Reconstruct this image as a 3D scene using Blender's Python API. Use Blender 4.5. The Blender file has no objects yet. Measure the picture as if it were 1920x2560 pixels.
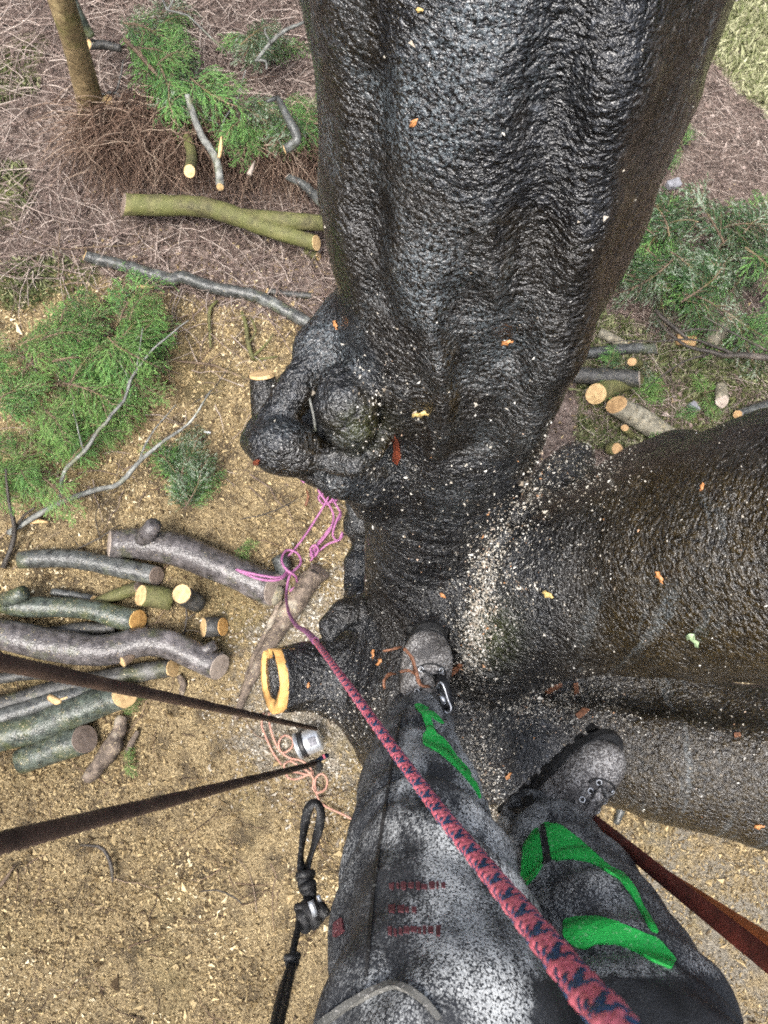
import bpy, bmesh, math, random
import numpy as np
from mathutils import Vector, Matrix
from mathutils.bvhtree import BVHTree
from mathutils.geometry import delaunay_2d_cdt

random.seed(7)
RNG = np.random.default_rng(11)
S = bpy.context.scene
COL = S.collection

# ------------------------------------------------------------------ camera, sky, sun, exposure
F, CX, CY = 1850.0, 960.0, 1280.0            # focal length and centre of the 1920 x 2560 photograph
CAM = Vector((0, 0, 4.6))                    # the phone is held 4.6 m above the forest floor
_n = Vector((-120, -400, -F)).normalized()   # straight down, seen from the camera
_Z = -_n
_Y = (Vector((0, 1, 0)) - _Z * _Z.y).normalized()
_X = _Y.cross(_Z)
ROT = Matrix((_X, _Y, _Z))
cd = bpy.data.cameras.new('camera')
cam = bpy.data.objects.new('camera', cd)
COL.objects.link(cam)
cam.matrix_world = Matrix.Translation(CAM) @ ROT.to_4x4()
cd.sensor_fit = 'VERTICAL'
cd.sensor_height = 24.0
cd.lens = F / 2560 * 24.0
cd.dof.use_dof = True
cd.dof.focus_distance = 1.5
cd.dof.aperture_fstop = cd.lens / 1000 / 0.0011
cd.clip_start = 0.02
cd.clip_end = 400
S.camera = cam

W = bpy.data.worlds.new('World')
S.world = W
W.use_nodes = True
wn = W.node_tree
bg = wn.nodes['Background']
sky = wn.nodes.new('ShaderNodeTexSky')
sky.sky_type = 'NISHITA'
sky.sun_disc = False
SUN_EL, SUN_AZ = 66, 215
sky.sun_elevation = math.radians(SUN_EL)
sky.sun_rotation = math.radians(SUN_AZ)
sky.air_density = 1.0
sky.dust_density = 4.0
hs = wn.nodes.new('ShaderNodeHueSaturation')
hs.inputs['Saturation'].default_value = 0.55
wn.links.new(sky.outputs[0], hs.inputs['Color'])
wn.links.new(hs.outputs[0], bg.inputs[0])
bg.inputs[1].default_value = 0.15
sd = bpy.data.lights.new('sun', 'SUN')
sd.energy = 1.3
sd.angle = math.radians(25)
sd.color = (1.0, 0.97, 0.92)
sun = bpy.data.objects.new('sun', sd)
COL.objects.link(sun)
az, el = math.radians(SUN_AZ), math.radians(SUN_EL)
sdir = Vector((math.sin(az) * math.cos(el), math.cos(az) * math.cos(el), math.sin(el)))
sun.rotation_euler = sdir.to_track_quat('Z', 'Y').to_euler()
S.view_settings.view_transform = 'Standard'
S.view_settings.look = 'None'
S.view_settings.gamma = 1
S.view_settings.exposure = 1.65
S.cycles.filter_width = 1.9
S.cycles.max_bounces = 5
S.cycles.diffuse_bounces = 2
S.cycles.glossy_bounces = 2
S.cycles.use_denoising = False
S.cycles.use_adaptive_sampling = True
S.cycles.adaptive_threshold = 0.03
S.cycles.adaptive_min_samples = 24


def ray(px, py):
    return ROT @ Vector(((px - CX) / F, -(py - CY) / F, -1))


def pt(px, py, t):
    return CAM + ray(px, py) * t


def gz(px, py, z=0.0):
    d = ray(px, py)
    return CAM + d * ((z - CAM.z) / d.z)


def gdepth(px, py, z=0.0):
    return (z - CAM.z) / ray(px, py).z


def to_px(P):
    """world points (n,3) -> photograph coordinates"""
    A = np.array(ROT)
    q = (np.asarray(P) - np.array(CAM)) @ A
    return CX + F * q[:, 0] / -q[:, 2], CY - F * q[:, 1] / -q[:, 2]


# ------------------------------------------------------------------ noise
def _hash(ix, iy, iz, seed):
    h = (ix * 374761393 + iy * 668265263 + iz * 1440662683 + seed * 974711) & 0xffffffff
    h = ((h ^ (h >> 13)) * 1274126177) & 0xffffffff
    h = ((h ^ (h >> 15)) * 2246822519) & 0xffffffff
    return ((h ^ (h >> 16)) & 0xffff) / 65535.0


def vnoise(P, scale=1.0, seed=0):
    """smooth value noise in -1..1"""
    P = np.asarray(P, dtype=np.float64) * scale
    i = np.floor(P).astype(np.int64)
    f = P - i
    f = f * f * (3 - 2 * f)
    out = 0
    for a in (0, 1):
        wx = f[:, 0] if a else 1 - f[:, 0]
        for b in (0, 1):
            wy = f[:, 1] if b else 1 - f[:, 1]
            for c in (0, 1):
                wz = f[:, 2] if c else 1 - f[:, 2]
                out = out + wx * wy * wz * _hash(i[:, 0] + a, i[:, 1] + b, i[:, 2] + c, seed)
    return out * 2 - 1


def fbm(P, scale, seed=0, octv=3):
    s, a, o = 0, 1.0, 0
    for k in range(octv):
        o = o + a * vnoise(P, scale * 2 ** k, seed + k * 17)
        s += a
        a *= 0.5
    return o / s


# ------------------------------------------------------------------ materials
def mat(name):
    m = bpy.data.materials.new(name)
    m.use_nodes = True
    nt = m.node_tree
    return m, nt, nt.nodes['Principled BSDF']


def nd(nt, typ, ins=None, **props):
    n = nt.nodes.new('ShaderNode' + typ)
    for k, v in props.items():
        setattr(n, k, v)
    for k, v in (ins or {}).items():
        if hasattr(v, 'bl_rna') and v.bl_rna.identifier.startswith('NodeSocket'):
            nt.links.new(v, n.inputs[k])
        else:
            n.inputs[k].default_value = v
    return n


def ramp(nt, fac, stops):
    n = nt.nodes.new('ShaderNodeValToRGB')
    nt.links.new(fac, n.inputs[0])
    e = n.color_ramp.elements
    while len(e) < len(stops):
        e.new(0.5)
    for q, (p, c) in zip(e, stops):
        q.position = p
        q.color = (c, c, c, 1) if not hasattr(c, '__len__') else (*c, 1)
    return n.outputs[0]


def mixc(nt, fac, a, b, mode='MIX'):
    n = nt.nodes.new('ShaderNodeMix')
    n.data_type = 'RGBA'
    n.blend_type = mode
    for idx, v in ((0, fac), (6, a), (7, b)):
        if hasattr(v, 'bl_rna'):
            nt.links.new(v, n.inputs[idx])
        else:
            n.inputs[idx].default_value = (*v, 1) if hasattr(v, '__len__') else v
    return n.outputs[2]


def math_(nt, op, a, b=0.5, clamp=False):
    n = nt.nodes.new('ShaderNodeMath')
    n.operation = op
    n.use_clamp = clamp
    for i, v in enumerate((a, b)):
        if hasattr(v, 'bl_rna'):
            nt.links.new(v, n.inputs[i])
        else:
            n.inputs[i].default_value = v
    return n.outputs[0]


def noise(nt, vec, scale, detail=3, rough=0.55, dist=0.0):
    n = nd(nt, 'TexNoise', {'Scale': scale, 'Detail': detail, 'Roughness': rough, 'Distortion': dist})
    nt.links.new(vec, n.inputs['Vector'])
    return n.outputs[0]


def ocoord(nt, scale=None):
    c = nd(nt, 'TexCoord').outputs['Object']
    if scale:
        mp = nd(nt, 'Mapping', {'Scale': scale})
        nt.links.new(c, mp.inputs[0])
        c = mp.outputs[0]
    return c


def attr(nt, name):
    return nd(nt, 'Attribute', attribute_name=name).outputs['Fac']


def bump(nt, b, h, strength=0.6, dist=0.01):
    n = nd(nt, 'Bump', {'Strength': strength, 'Distance': dist})
    nt.links.new(h, n.inputs['Height'])
    nt.links.new(n.outputs[0], b.inputs['Normal'])


def simple(name, col, rough=0.6, metal=0.0, nscale=40, var=0.25, bstr=0.3, bd=0.002):
    m, nt, b = mat(name)
    c = ocoord(nt)
    n1 = noise(nt, c, nscale, 4)
    lo = tuple(v * (1 - var) for v in col)
    hi = tuple(min(1, v * (1 + var)) for v in col)
    nt.links.new(ramp(nt, n1, [(0.3, lo), (0.7, hi)]), b.inputs['Base Color'])
    b.inputs['Roughness'].default_value = rough
    b.inputs['Metallic'].default_value = metal
    bump(nt, b, n1, bstr, bd)
    return m


def make_wet_bark():
    """smooth wet beech bark: near black, finely granular, with brown algae, runs of water and pale lichen"""
    m, nt, b = mat('wet_bark')
    c = ocoord(nt)
    mid = noise(nt, c, 15, 3, 0.6)
    squash = nd(nt, 'Mapping', {'Scale': (0.85, 0.85, 1.35)})
    nt.links.new(c, squash.inputs[0])
    fine = noise(nt, squash.outputs[0], 105, 3, 0.62, 0.35)
    grain = noise(nt, c, 230, 2, 0.65)
    rip = nd(nt, 'TexWave', {'Scale': 11.0, 'Distortion': 7.0, 'Detail': 1.0, 'Detail Scale': 1.6},
             wave_type='BANDS', bands_direction='Z', wave_profile='SIN')
    nt.links.new(c, rip.inputs[0])
    ripmask = math_(nt, 'MULTIPLY', ramp(nt, noise(nt, c, 3.3, 2), [(0.45, 0.0), (0.62, 1.0)]), ramp(nt, attr(nt, 'algae'), [(0.2, 1.0), (0.6, 0.0)]))
    base = ramp(nt, fine, [(0.36, (0.002, 0.0018, 0.0018)), (0.52, (0.006, 0.0058, 0.006)), (0.63, (0.017, 0.018, 0.021)), (0.74, (0.07, 0.076, 0.086))])  # pale blue-grey grain tips: wet glints painted into the bark colour
    algae = ramp(nt, fine, [(0.34, (0.004, 0.0026, 0.0008)), (0.52, (0.020, 0.0125, 0.0026)), (0.75, (0.056, 0.037, 0.010))])
    alg = math_(nt, 'MULTIPLY', attr(nt, 'algae'), ramp(nt, mid, [(0.25, 0.6), (0.55, 1.0)]))
    col = mixc(nt, alg, base, algae)
    moss = math_(nt, 'MULTIPLY', attr(nt, 'moss'), ramp(nt, fine, [(0.35, 0.0), (0.62, 0.8)]))
    col = mixc(nt, moss, col, (0.05, 0.058, 0.016))
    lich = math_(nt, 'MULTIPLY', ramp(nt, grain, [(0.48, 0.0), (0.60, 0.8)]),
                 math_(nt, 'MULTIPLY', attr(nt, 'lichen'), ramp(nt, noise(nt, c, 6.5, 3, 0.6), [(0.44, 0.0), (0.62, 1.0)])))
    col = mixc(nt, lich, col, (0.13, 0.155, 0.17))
    runs = nd(nt, 'Mapping', {'Scale': (34.0, 3.0, 3.0)})
    nt.links.new(c, runs.inputs[0])
    run = math_(nt, 'MULTIPLY', ramp(nt, noise(nt, runs.outputs[0], 1.0, 2, 0.5), [(0.60, 0.0), (0.70, 0.8)]), math_(nt, 'MULTIPLY', attr(nt, 'algae'), ramp(nt, grain, [(0.42, 0.0), (0.6, 1.0)])))
    col = mixc(nt, run, col, (0.11, 0.125, 0.13))
    fleck = math_(nt, 'MULTIPLY', ramp(nt, grain, [(0.655, 0.0), (0.70, 1.0)]), ramp(nt, mid, [(0.40, 0.0), (0.58, 1.0)]))
    fleck = math_(nt, 'MULTIPLY', fleck, attr(nt, 'dusty'))
    col = mixc(nt, fleck, col, (0.50, 0.49, 0.45))
    nt.links.new(col, b.inputs['Base Color'])
    nt.links.new(ramp(nt, mid, [(0.3, 0.10), (0.7, 0.30)]), b.inputs['Roughness'])
    b.inputs['Specular IOR Level'].default_value = 0.75
    h = math_(nt, 'ADD', math_(nt, 'MULTIPLY', fine, 0.85), math_(nt, 'MULTIPLY', grain, 0.22))
    h = math_(nt, 'ADD', h, math_(nt, 'MULTIPLY', math_(nt, 'MULTIPLY', rip.outputs[1], ripmask), 0.13))
    h = math_(nt, 'ADD', h, math_(nt, 'MULTIPLY', mid, 0.8))
    bump(nt, b, h, 1.0, 0.0090)
    return m


def make_log_bark(name, lo, hi, moss=0.3, mosscol=(0.07, 0.085, 0.02), rough=0.5, dust=0.25):
    m, nt, b = mat(name)
    c = ocoord(nt)
    n1, n2, n3 = noise(nt, c, 7, 4, 0.65), noise(nt, c, 24, 4, 0.6), noise(nt, c, 95, 2)
    pale = noise(nt, c, 4.3, 5, 0.7)
    col = ramp(nt, n2, [(0.30, tuple(v * 0.8 for v in lo)), (0.5, tuple((p + q) / 2.3 for p, q in zip(lo, hi))), (0.72, hi)])
    col = mixc(nt, ramp(nt, pale, [(0.56, 0.0), (0.66, 0.55)]), col, tuple(min(0.6, v * 2.0) for v in hi))
    col = mixc(nt, ramp(nt, pale, [(0.34, 0.6), (0.42, 0.0)]), col, tuple(v * 0.55 for v in lo))
    col = mixc(nt, ramp(nt, n1, [(0.62 - moss * 0.3, 0.0), (0.74 - moss * 0.2, 0.85)]), col, mosscol)
    fl = math_(nt, 'MULTIPLY', ramp(nt, noise(nt, c, 105, 2, 0.6), [(0.70 - dust * 0.13, 0.0), (0.735 - dust * 0.13, 1.0)]), ramp(nt, n1, [(0.40, 0.15), (0.6, 1.0)]))
    nrm = nd(nt, 'NewGeometry')
    sep = nd(nt, 'SeparateXYZ')
    nt.links.new(nrm.outputs['Normal'], sep.inputs[0])
    fl = math_(nt, 'MULTIPLY', fl, ramp(nt, sep.outputs[2], [(0.2, 0.0), (0.7, 1.0)]))
    col = mixc(nt, fl, col, (0.50, 0.40, 0.24))
    nt.links.new(col, b.inputs['Base Color'])
    b.inputs['Roughness'].default_value = rough
    h = math_(nt, 'ADD', n2, math_(nt, 'MULTIPLY', n3, 0.4))
    bump(nt, b, h, 0.8, 0.008)
    return m


def make_cut_wood(name, a, bcol, scale=60):
    m, nt, b = mat(name)
    c = ocoord(nt)
    w = nd(nt, 'TexWave', {'Scale': scale, 'Distortion': 1.5, 'Detail': 2.0}, wave_type='RINGS', rings_direction='Z')
    nt.links.new(c, w.inputs[0])
    n1 = noise(nt, c, 30, 4)
    col = mixc(nt, ramp(nt, w.outputs[1], [(0.3, 0.0), (0.9, 0.6)]), a, bcol)
    col = mixc(nt, ramp(nt, n1, [(0.42, 0.0), (0.72, 0.75)]), col, tuple(v * 0.5 for v in bcol))
    nt.links.new(col, b.inputs['Base Color'])
    b.inputs['Roughness'].default_value = 0.7
    bump(nt, b, noise(nt, c, 150, 3), 0.5, 0.002)
    return m


def make_rnd(name, stops, rough=0.75, trans=0.0, spec=0.4):
    """colour picked per piece from the attribute rnd"""
    m, nt, b = mat(name)
    a = attr(nt, 'rnd')
    n1 = noise(nt, ocoord(nt), 60, 2)
    col = mixc(nt, 0.35, ramp(nt, a, stops), ramp(nt, n1, [(0.3, 0.0), (0.7, 0.5)]), 'SOFT_LIGHT')
    nt.links.new(col, b.inputs['Base Color'])
    b.inputs['Roughness'].default_value = rough
    b.inputs['Specular IOR Level'].default_value = spec
    return m


def make_ground():
    m, nt, b = mat('forest_floor')
    c = ocoord(nt)
    n0, n1, n2, n3 = noise(nt, c, 1.3, 2), noise(nt, c, 6, 3, 0.65), noise(nt, c, 34, 3, 0.7), noise(nt, c, 95, 2, 0.7)
    litter = ramp(nt, n2, [(0.28, (0.034, 0.021, 0.016)), (0.5, (0.14, 0.102, 0.082)), (0.75, (0.34, 0.275, 0.235))])
    litter = mixc(nt, ramp(nt, n1, [(0.5, 0.0), (0.68, 0.75)]), litter, (0.030, 0.018, 0.013))
    chips = ramp(nt, n3, [(0.3, (0.07, 0.048, 0.022)), (0.5, (0.26, 0.19, 0.095)), (0.72, (0.50, 0.40, 0.23))])
    chips = mixc(nt, ramp(nt, n1, [(0.47, 0.0), (0.64, 0.85)]), chips, (0.062, 0.044, 0.024))
    chips = mixc(nt, ramp(nt, n0, [(0.52, 0.0), (0.66, 0.5)]), chips, (0.13, 0.105, 0.035))
    grey = ramp(nt, n3, [(0.3, (0.06, 0.05, 0.036)), (0.7, (0.36, 0.32, 0.25))])
    lawn = ramp(nt, n2, [(0.25, (0.32, 0.32, 0.18)), (0.5, (0.48, 0.47, 0.29)), (0.8, (0.62, 0.60, 0.42))])
    edge = math_(nt, 'MULTIPLY', math_(nt, 'SUBTRACT', n1, 0.5), 1.1)

    def msk(nm):
        return ramp(nt, math_(nt, 'ADD', attr(nt, nm), edge), [(0.35, 0.0), (0.65, 1.0)])
    col = mixc(nt, msk('chip'), litter, chips)
    col = mixc(nt, msk('grey'), col, grey)
    col = mixc(nt, msk('mossy'), col, ramp(nt, n2, [(0.3, (0.03, 0.038, 0.010)), (0.7, (0.12, 0.13, 0.035))]))
    col = mixc(nt, msk('lawn'), col, lawn)
    nt.links.new(col, b.inputs['Base Color'])
    b.inputs['Roughness'].default_value = 0.8
    bump(nt, b, math_(nt, 'ADD', n2, math_(nt, 'MULTIPLY', n3, 0.6)), 1.0, 0.03)
    return m


def make_trouser():
    m, nt, b = mat('chainsaw_trousers')
    c = ocoord(nt)
    weave = noise(nt, c, 420, 2)
    st = nd(nt, 'Mapping', {'Rotation': (0.45, 0.0, 0.0), 'Scale': (1.6, 1.0, 0.55)})
    nt.links.new(c, st.inputs[0])
    n1 = noise(nt, st.outputs[0], 11, 4, 0.68)
    n2 = noise(nt, c, 30, 3)
    col = ramp(nt, n2, [(0.3, (0.010, 0.011, 0.013)), (0.7, (0.032, 0.034, 0.038))])
    dusty = math_(nt, 'MULTIPLY', attr(nt, 'dusty'), ramp(nt, n1, [(0.36, 0.08), (0.60, 1.0)]))
    for sc, th in ((400.0, 0.40), (620.0, 0.38), (230.0, 0.28)):
        v = nd(nt, 'TexVoronoi', {'Scale': sc})
        mp = nd(nt, 'Mapping', {'Rotation': (0.5, 0.3, 0.4), 'Scale': (1.0, 0.55, 1.2)})
        nt.links.new(c, mp.inputs[0])
        nt.links.new(mp.outputs[0], v.inputs['Vector'])
        fl = math_(nt, 'MULTIPLY', ramp(nt, v.outputs['Distance'], [(th, 1.0), (th + 0.14, 0.0)]),
                   ramp(nt, math_(nt, 'ADD', v.outputs['Color'], math_(nt, 'MULTIPLY', dusty, 0.55)), [(0.60, 0.0), (0.72, 1.0)]))
        fl = math_(nt, 'MULTIPLY', fl, math_(nt, 'MULTIPLY', dusty, 0.95, True))
        col = mixc(nt, fl, col, (0.52, 0.53, 0.52))
    nt.links.new(col, b.inputs['Base Color'])
    b.inputs['Roughness'].default_value = 0.62
    bump(nt, b, math_(nt, 'ADD', math_(nt, 'MULTIPLY', weave, 0.3), n2), 0.5, 0.004)
    return m


def make_boot():
    m, nt, b = mat('boot_leather')
    c = ocoord(nt)
    n1, n2, n3 = noise(nt, c, 16, 4, 0.6), noise(nt, c, 230, 3, 0.7), noise(nt, c, 300, 2)
    col = ramp(nt, n1, [(0.3, (0.030, 0.027, 0.026)), (0.7, (0.105, 0.095, 0.088))])
    fl = math_(nt, 'MULTIPLY', ramp(nt, n2, [(0.47, 0.0), (0.57, 1.0)]), ramp(nt, n1, [(0.38, 0.10), (0.58, 1.0)]))
    col = mixc(nt, fl, col, (0.46, 0.445, 0.425))
    nt.links.new(col, b.inputs['Base Color'])
    b.inputs['Roughness'].default_value = 0.55
    bump(nt, b, math_(nt, 'ADD', n2, math_(nt, 'MULTIPLY', n3, 0.5)), 0.5, 0.003)
    return m


def make_fabric(name, a, bcol, speck=None):
    m, nt, b = mat(name)
    c = ocoord(nt)
    n1, n2 = noise(nt, c, 25, 3), noise(nt, c, 300, 2)
    col = ramp(nt, n1, [(0.3, a), (0.7, bcol)])
    if speck:
        col = mixc(nt, ramp(nt, noise(nt, c, 210, 2, 0.7), [(0.60, 0.0), (0.66, 0.8)]), col, speck)
    nt.links.new(col, b.inputs['Base Color'])
    b.inputs['Roughness'].default_value = 0.6
    bump(nt, b, n2, 0.4, 0.0015)
    return m


M = {}
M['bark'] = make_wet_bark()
M['log_grey'] = make_log_bark('log_bark_grey', (0.026, 0.027, 0.026), (0.115, 0.12, 0.112), 0.25, (0.08, 0.09, 0.05), 0.32)
M['log_green'] = make_log_bark('log_bark_green_grey', (0.025, 0.030, 0.025), (0.11, 0.13, 0.105), 0.5, (0.075, 0.085, 0.035), 0.32, 0.5)
M['log_moss'] = make_log_bark('log_bark_mossy', (0.05, 0.045, 0.018), (0.16, 0.145, 0.06), 0.8, (0.10, 0.105, 0.028), 0.75, 0.05)
M['log_purple'] = make_log_bark('log_bark_purple_grey', (0.035, 0.030, 0.029), (0.15, 0.135, 0.133), 0.3, (0.06, 0.065, 0.035), 0.28, 0.3)
M['log_dark'] = make_log_bark('log_bark_dark', (0.022, 0.022, 0.020), (0.085, 0.082, 0.075), 0.3, (0.05, 0.055, 0.018), 0.5, 0.35)
M['log_dusty'] = make_log_bark('log_bark_dusty', (0.09, 0.08, 0.055), (0.36, 0.33, 0.25), 0.3, (0.09, 0.085, 0.02), 0.8, 0.9)
M['rotten'] = make_log_bark('rotten_wood', (0.045, 0.032, 0.025), (0.22, 0.17, 0.13), 0.15, (0.42, 0.38, 0.30), 0.85, 0.7)
M['twig_grey'] = make_log_bark('twig_grey', (0.075, 0.075, 0.068), (0.27, 0.275, 0.25), 0.3, (0.14, 0.15, 0.07), 0.7, 0.0)
M['twig_brown'] = make_log_bark('twig_brown', (0.06, 0.038, 0.025), (0.20, 0.14, 0.09), 0.2, (0.12, 0.10, 0.03), 0.75, 0.0)
M['twig_dark'] = make_log_bark('twig_dark', (0.022, 0.018, 0.014), (0.075, 0.062, 0.05), 0.1, (0.05, 0.05, 0.02), 0.6, 0.0)
M['trunk_tan'] = make_log_bark('trunk_bark_tan', (0.15, 0.105, 0.048), (0.32, 0.235, 0.12), 0.45, (0.13, 0.12, 0.035), 0.85, 0.0)
M['wood_pale'] = make_cut_wood('cut_wood_pale', (0.66, 0.47, 0.24), (0.58, 0.36, 0.15))
M['wood_orange'] = make_cut_wood('cut_wood_orange', (0.76, 0.47, 0.17), (0.62, 0.28, 0.06))
M['wood_tan'] = make_cut_wood('cut_wood_tan', (0.50, 0.33, 0.16), (0.40, 0.21, 0.085))
M['wood_grey'] = make_cut_wood('cut_wood_grey', (0.27, 0.21, 0.17), (0.20, 0.145, 0.11))
M['wood_dusty'] = make_cut_wood('cut_wood_dusty', (0.42, 0.35, 0.29), (0.33, 0.26, 0.21))
M['ground'] = make_ground()
M['chips'] = make_rnd('wood_chips', [(0.0, (0.06, 0.038, 0.018)), (0.3, (0.21, 0.148, 0.068)), (0.6, (0.43, 0.33, 0.175)), (0.85, (0.64, 0.51, 0.29)), (1.0, (0.82, 0.74, 0.54))])
M['dust'] = make_rnd('sawdust', [(0.0, (0.26, 0.21, 0.15)), (0.5, (0.62, 0.58, 0.50)), (0.93, (0.82, 0.80, 0.74)), (1.0, (0.55, 0.27, 0.10))])
M['twigs'] = make_rnd('twigs', [(0.0, (0.045, 0.025, 0.017)), (0.5, (0.17, 0.105, 0.072)), (0.85, (0.32, 0.225, 0.165)), (1.0, (0.48, 0.38, 0.29))])
M['twigs_light'] = make_rnd('twigs_light', [(0.0, (0.09, 0.06, 0.05)), (0.5, (0.28, 0.21, 0.18)), (1.0, (0.58, 0.50, 0.44))])
M['needle'] = make_rnd('conifer_green', [(0.0, (0.013, 0.040, 0.012)), (0.5, (0.058, 0.16, 0.040)), (1.0, (0.16, 0.32, 0.08))], 0.5)
M['needle_lime'] = make_rnd('conifer_light_green', [(0.0, (0.028, 0.065, 0.012)), (0.5, (0.085, 0.19, 0.042)), (1.0, (0.19, 0.33, 0.085))], 0.5)
M['needle_dark'] = make_rnd('conifer_dark_green', [(0.0, (0.012, 0.030, 0.010)), (0.5, (0.030, 0.075, 0.024)), (0.93, (0.065, 0.13, 0.045)), (1.0, (0.30, 0.36, 0.27))], 0.4)
M['grass'] = make_rnd('grass_blade', [(0.0, (0.05, 0.075, 0.02)), (0.5, (0.16, 0.18, 0.07)), (1.0, (0.50, 0.49, 0.31))])
M['leaf_orange'] = simple('leaf_orange', (0.50, 0.22, 0.08), 0.5, 0, 90, 0.5)
M['leaf_yellow'] = simple('leaf_yellow', (0.58, 0.42, 0.16), 0.5, 0, 90, 0.4)
M['leaf_green'] = simple('leaf_green', (0.30, 0.40, 0.22), 0.4, 0, 90, 0.3)
M['shaving'] = simple('wood_shaving', (0.17, 0.072, 0.036), 0.6, 0, 120, 0.5)
M['red_wood'] = simple('torn_inner_bark', (0.16, 0.036, 0.016), 0.5, 0, 90, 0.6)
M['trouser'] = make_trouser()
M['boot'] = make_boot()
M['sole'] = simple('boot_rubber', (0.016, 0.016, 0.016), 0.6, 0, 60, 0.4)
M['green'] = make_fabric('green_trim', (0.010, 0.32, 0.045), (0.022, 0.50, 0.080), (0.20, 0.52, 0.22))
M['red_print'] = make_fabric('red_print', (0.045, 0.014, 0.017), (0.16, 0.045, 0.052), (0.26, 0.20, 0.20))
M['seam'] = make_fabric('pale_seam', (0.06, 0.06, 0.055), (0.15, 0.145, 0.13), (0.30, 0.29, 0.27))
M['reflect'] = make_fabric('yellow_green_edge', (0.12, 0.14, 0.02), (0.22, 0.25, 0.05))
M['strand_pink'] = make_fabric('rope_strand_pink', (0.60, 0.12, 0.16), (0.76, 0.20, 0.25))
M['strand_blue'] = make_fabric('rope_strand_blue', (0.012, 0.036, 0.085), (0.035, 0.085, 0.18))
M['rope_pink'] = make_fabric('rope_pink_purple', (0.27, 0.085, 0.20), (0.40, 0.15, 0.30))
M['cord_salmon'] = make_fabric('cord_salmon', (0.34, 0.17, 0.125), (0.48, 0.26, 0.19))
M['rope_brown'] = make_fabric('rope_dark_brown', (0.035, 0.020, 0.014), (0.095, 0.056, 0.038))
M['web_black'] = make_fabric('black_webbing', (0.007, 0.007, 0.007), (0.022, 0.021, 0.021), (0.13, 0.13, 0.12))
M['web_red'] = make_fabric('dark_red_webbing', (0.07, 0.018, 0.012), (0.22, 0.045, 0.028), (0.02, 0.010, 0.008))
M['web_orange'] = make_fabric('orange_webbing', (0.34, 0.095, 0.028), (0.55, 0.18, 0.06))
M['steel'] = simple('brushed_steel', (0.55, 0.56, 0.58), 0.32, 1.0, 70, 0.15)
M['tin'] = simple('tin_plate', (0.62, 0.64, 0.66), 0.38, 0.7, 40, 0.12)
M['black_plastic'] = simple('black_plastic', (0.012, 0.012, 0.013), 0.45, 0, 60, 0.3)
M['stone'] = simple('grey_stone', (0.22, 0.22, 0.24), 0.85, 0, 25, 0.35, 0.8, 0.01)
M['white'] = simple('white_fleck', (0.72, 0.72, 0.70), 0.7, 0, 60, 0.1)


# ------------------------------------------------------------------ object helpers
def origin_of(V):
    V = np.asarray(V)
    return Vector((float(V[:, 0].mean()), float(V[:, 1].mean()), float(V[:, 2].min())))


WORLD_ORG = {}


def build(name, V, Fc, m, parent=None, smooth=True, attrs=None, mats_idx=None, keep=False):
    """one mesh object; vertices given in world space, origin moved to the base of the thing"""
    V = np.asarray(V, dtype=np.float64)
    o3 = Vector((0, 0, 0)) if keep else origin_of(V)
    me = bpy.data.meshes.new(name)
    me.from_pydata((V - np.array(o3)).tolist(), [], [tuple(int(i) for i in f) for f in Fc] if not isinstance(Fc, np.ndarray) else Fc.tolist())
    for mm in (m if isinstance(m, (list, tuple)) else [m]):
        me.materials.append(M[mm])
    if mats_idx is not None:
        me.polygons.foreach_set('material_index', np.asarray(mats_idx, dtype=np.int32))
    if smooth:
        me.polygons.foreach_set('use_smooth', np.ones(len(me.polygons), dtype=bool))
    for k, a in (attrs or {}).items():
        at = me.attributes.new(k, 'FLOAT', 'POINT')
        at.data.foreach_set('value', np.asarray(a, dtype=np.float32))
    me.update()
    o = bpy.data.objects.new(name, me)
    COL.objects.link(o)
    if parent is not None:
        o.parent = parent
        o.location = o3 - WORLD_ORG[parent.name]
    else:
        o.location = o3
    WORLD_ORG[o.name] = o3
    return o


def empty(name, loc):
    o = bpy.data.objects.new(name, None)
    COL.objects.link(o)
    o.location = loc
    o.empty_display_size = 0.1
    WORLD_ORG[o.name] = Vector(loc)
    return o


def tag(o, label, cat=None, group=None, kind=None):
    o['label'] = label
    if cat:
        o['category'] = cat
    if group:
        o['group'] = group
    if kind or cat:
        o['kind'] = kind or 'thing'
    return o


def catmull(P, R_, step):
    """resample a polyline of points and radii as a smooth curve"""
    P = [Vector(p) for p in P]
    if len(P) == 2:
        P = [P[0], (P[0] + P[1]) / 2, P[1]]
        R_ = [R_[0], (R_[0] + R_[1]) / 2, R_[1]]
    Q = [P[0] * 2 - P[1]] + P + [P[-1] * 2 - P[-2]]
    RR = [R_[0]] + list(R_) + [R_[-1]]
    out, rad = [], []
    for i in range(1, len(Q) - 2):
        a, b, c, d = Q[i - 1:i + 3]
        n = max(2, int((c - b).length / step))
        for k in range(n):
            t = k / n
            out.append(0.5 * ((2 * b) + (c - a) * t + (2 * a - 5 * b + 4 * c - d) * t * t + (3 * b - a - 3 * c + d) * t ** 3))
            rad.append(RR[i] * (1 - t) + RR[i + 1] * t)
    out.append(P[-1])
    rad.append(R_[-1])
    return out, rad


def frames(P):
    T = []
    for i in range(len(P)):
        a, b = P[max(0, i - 1)], P[min(len(P) - 1, i + 1)]
        T.append((b - a).normalized())
    u = T[0].orthogonal().normalized()
    U = []
    for t in T:
        u = (u - t * u.dot(t)).normalized()
        U.append(u)
    return T, U, [t.cross(u) for t, u in zip(T, U)]


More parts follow.
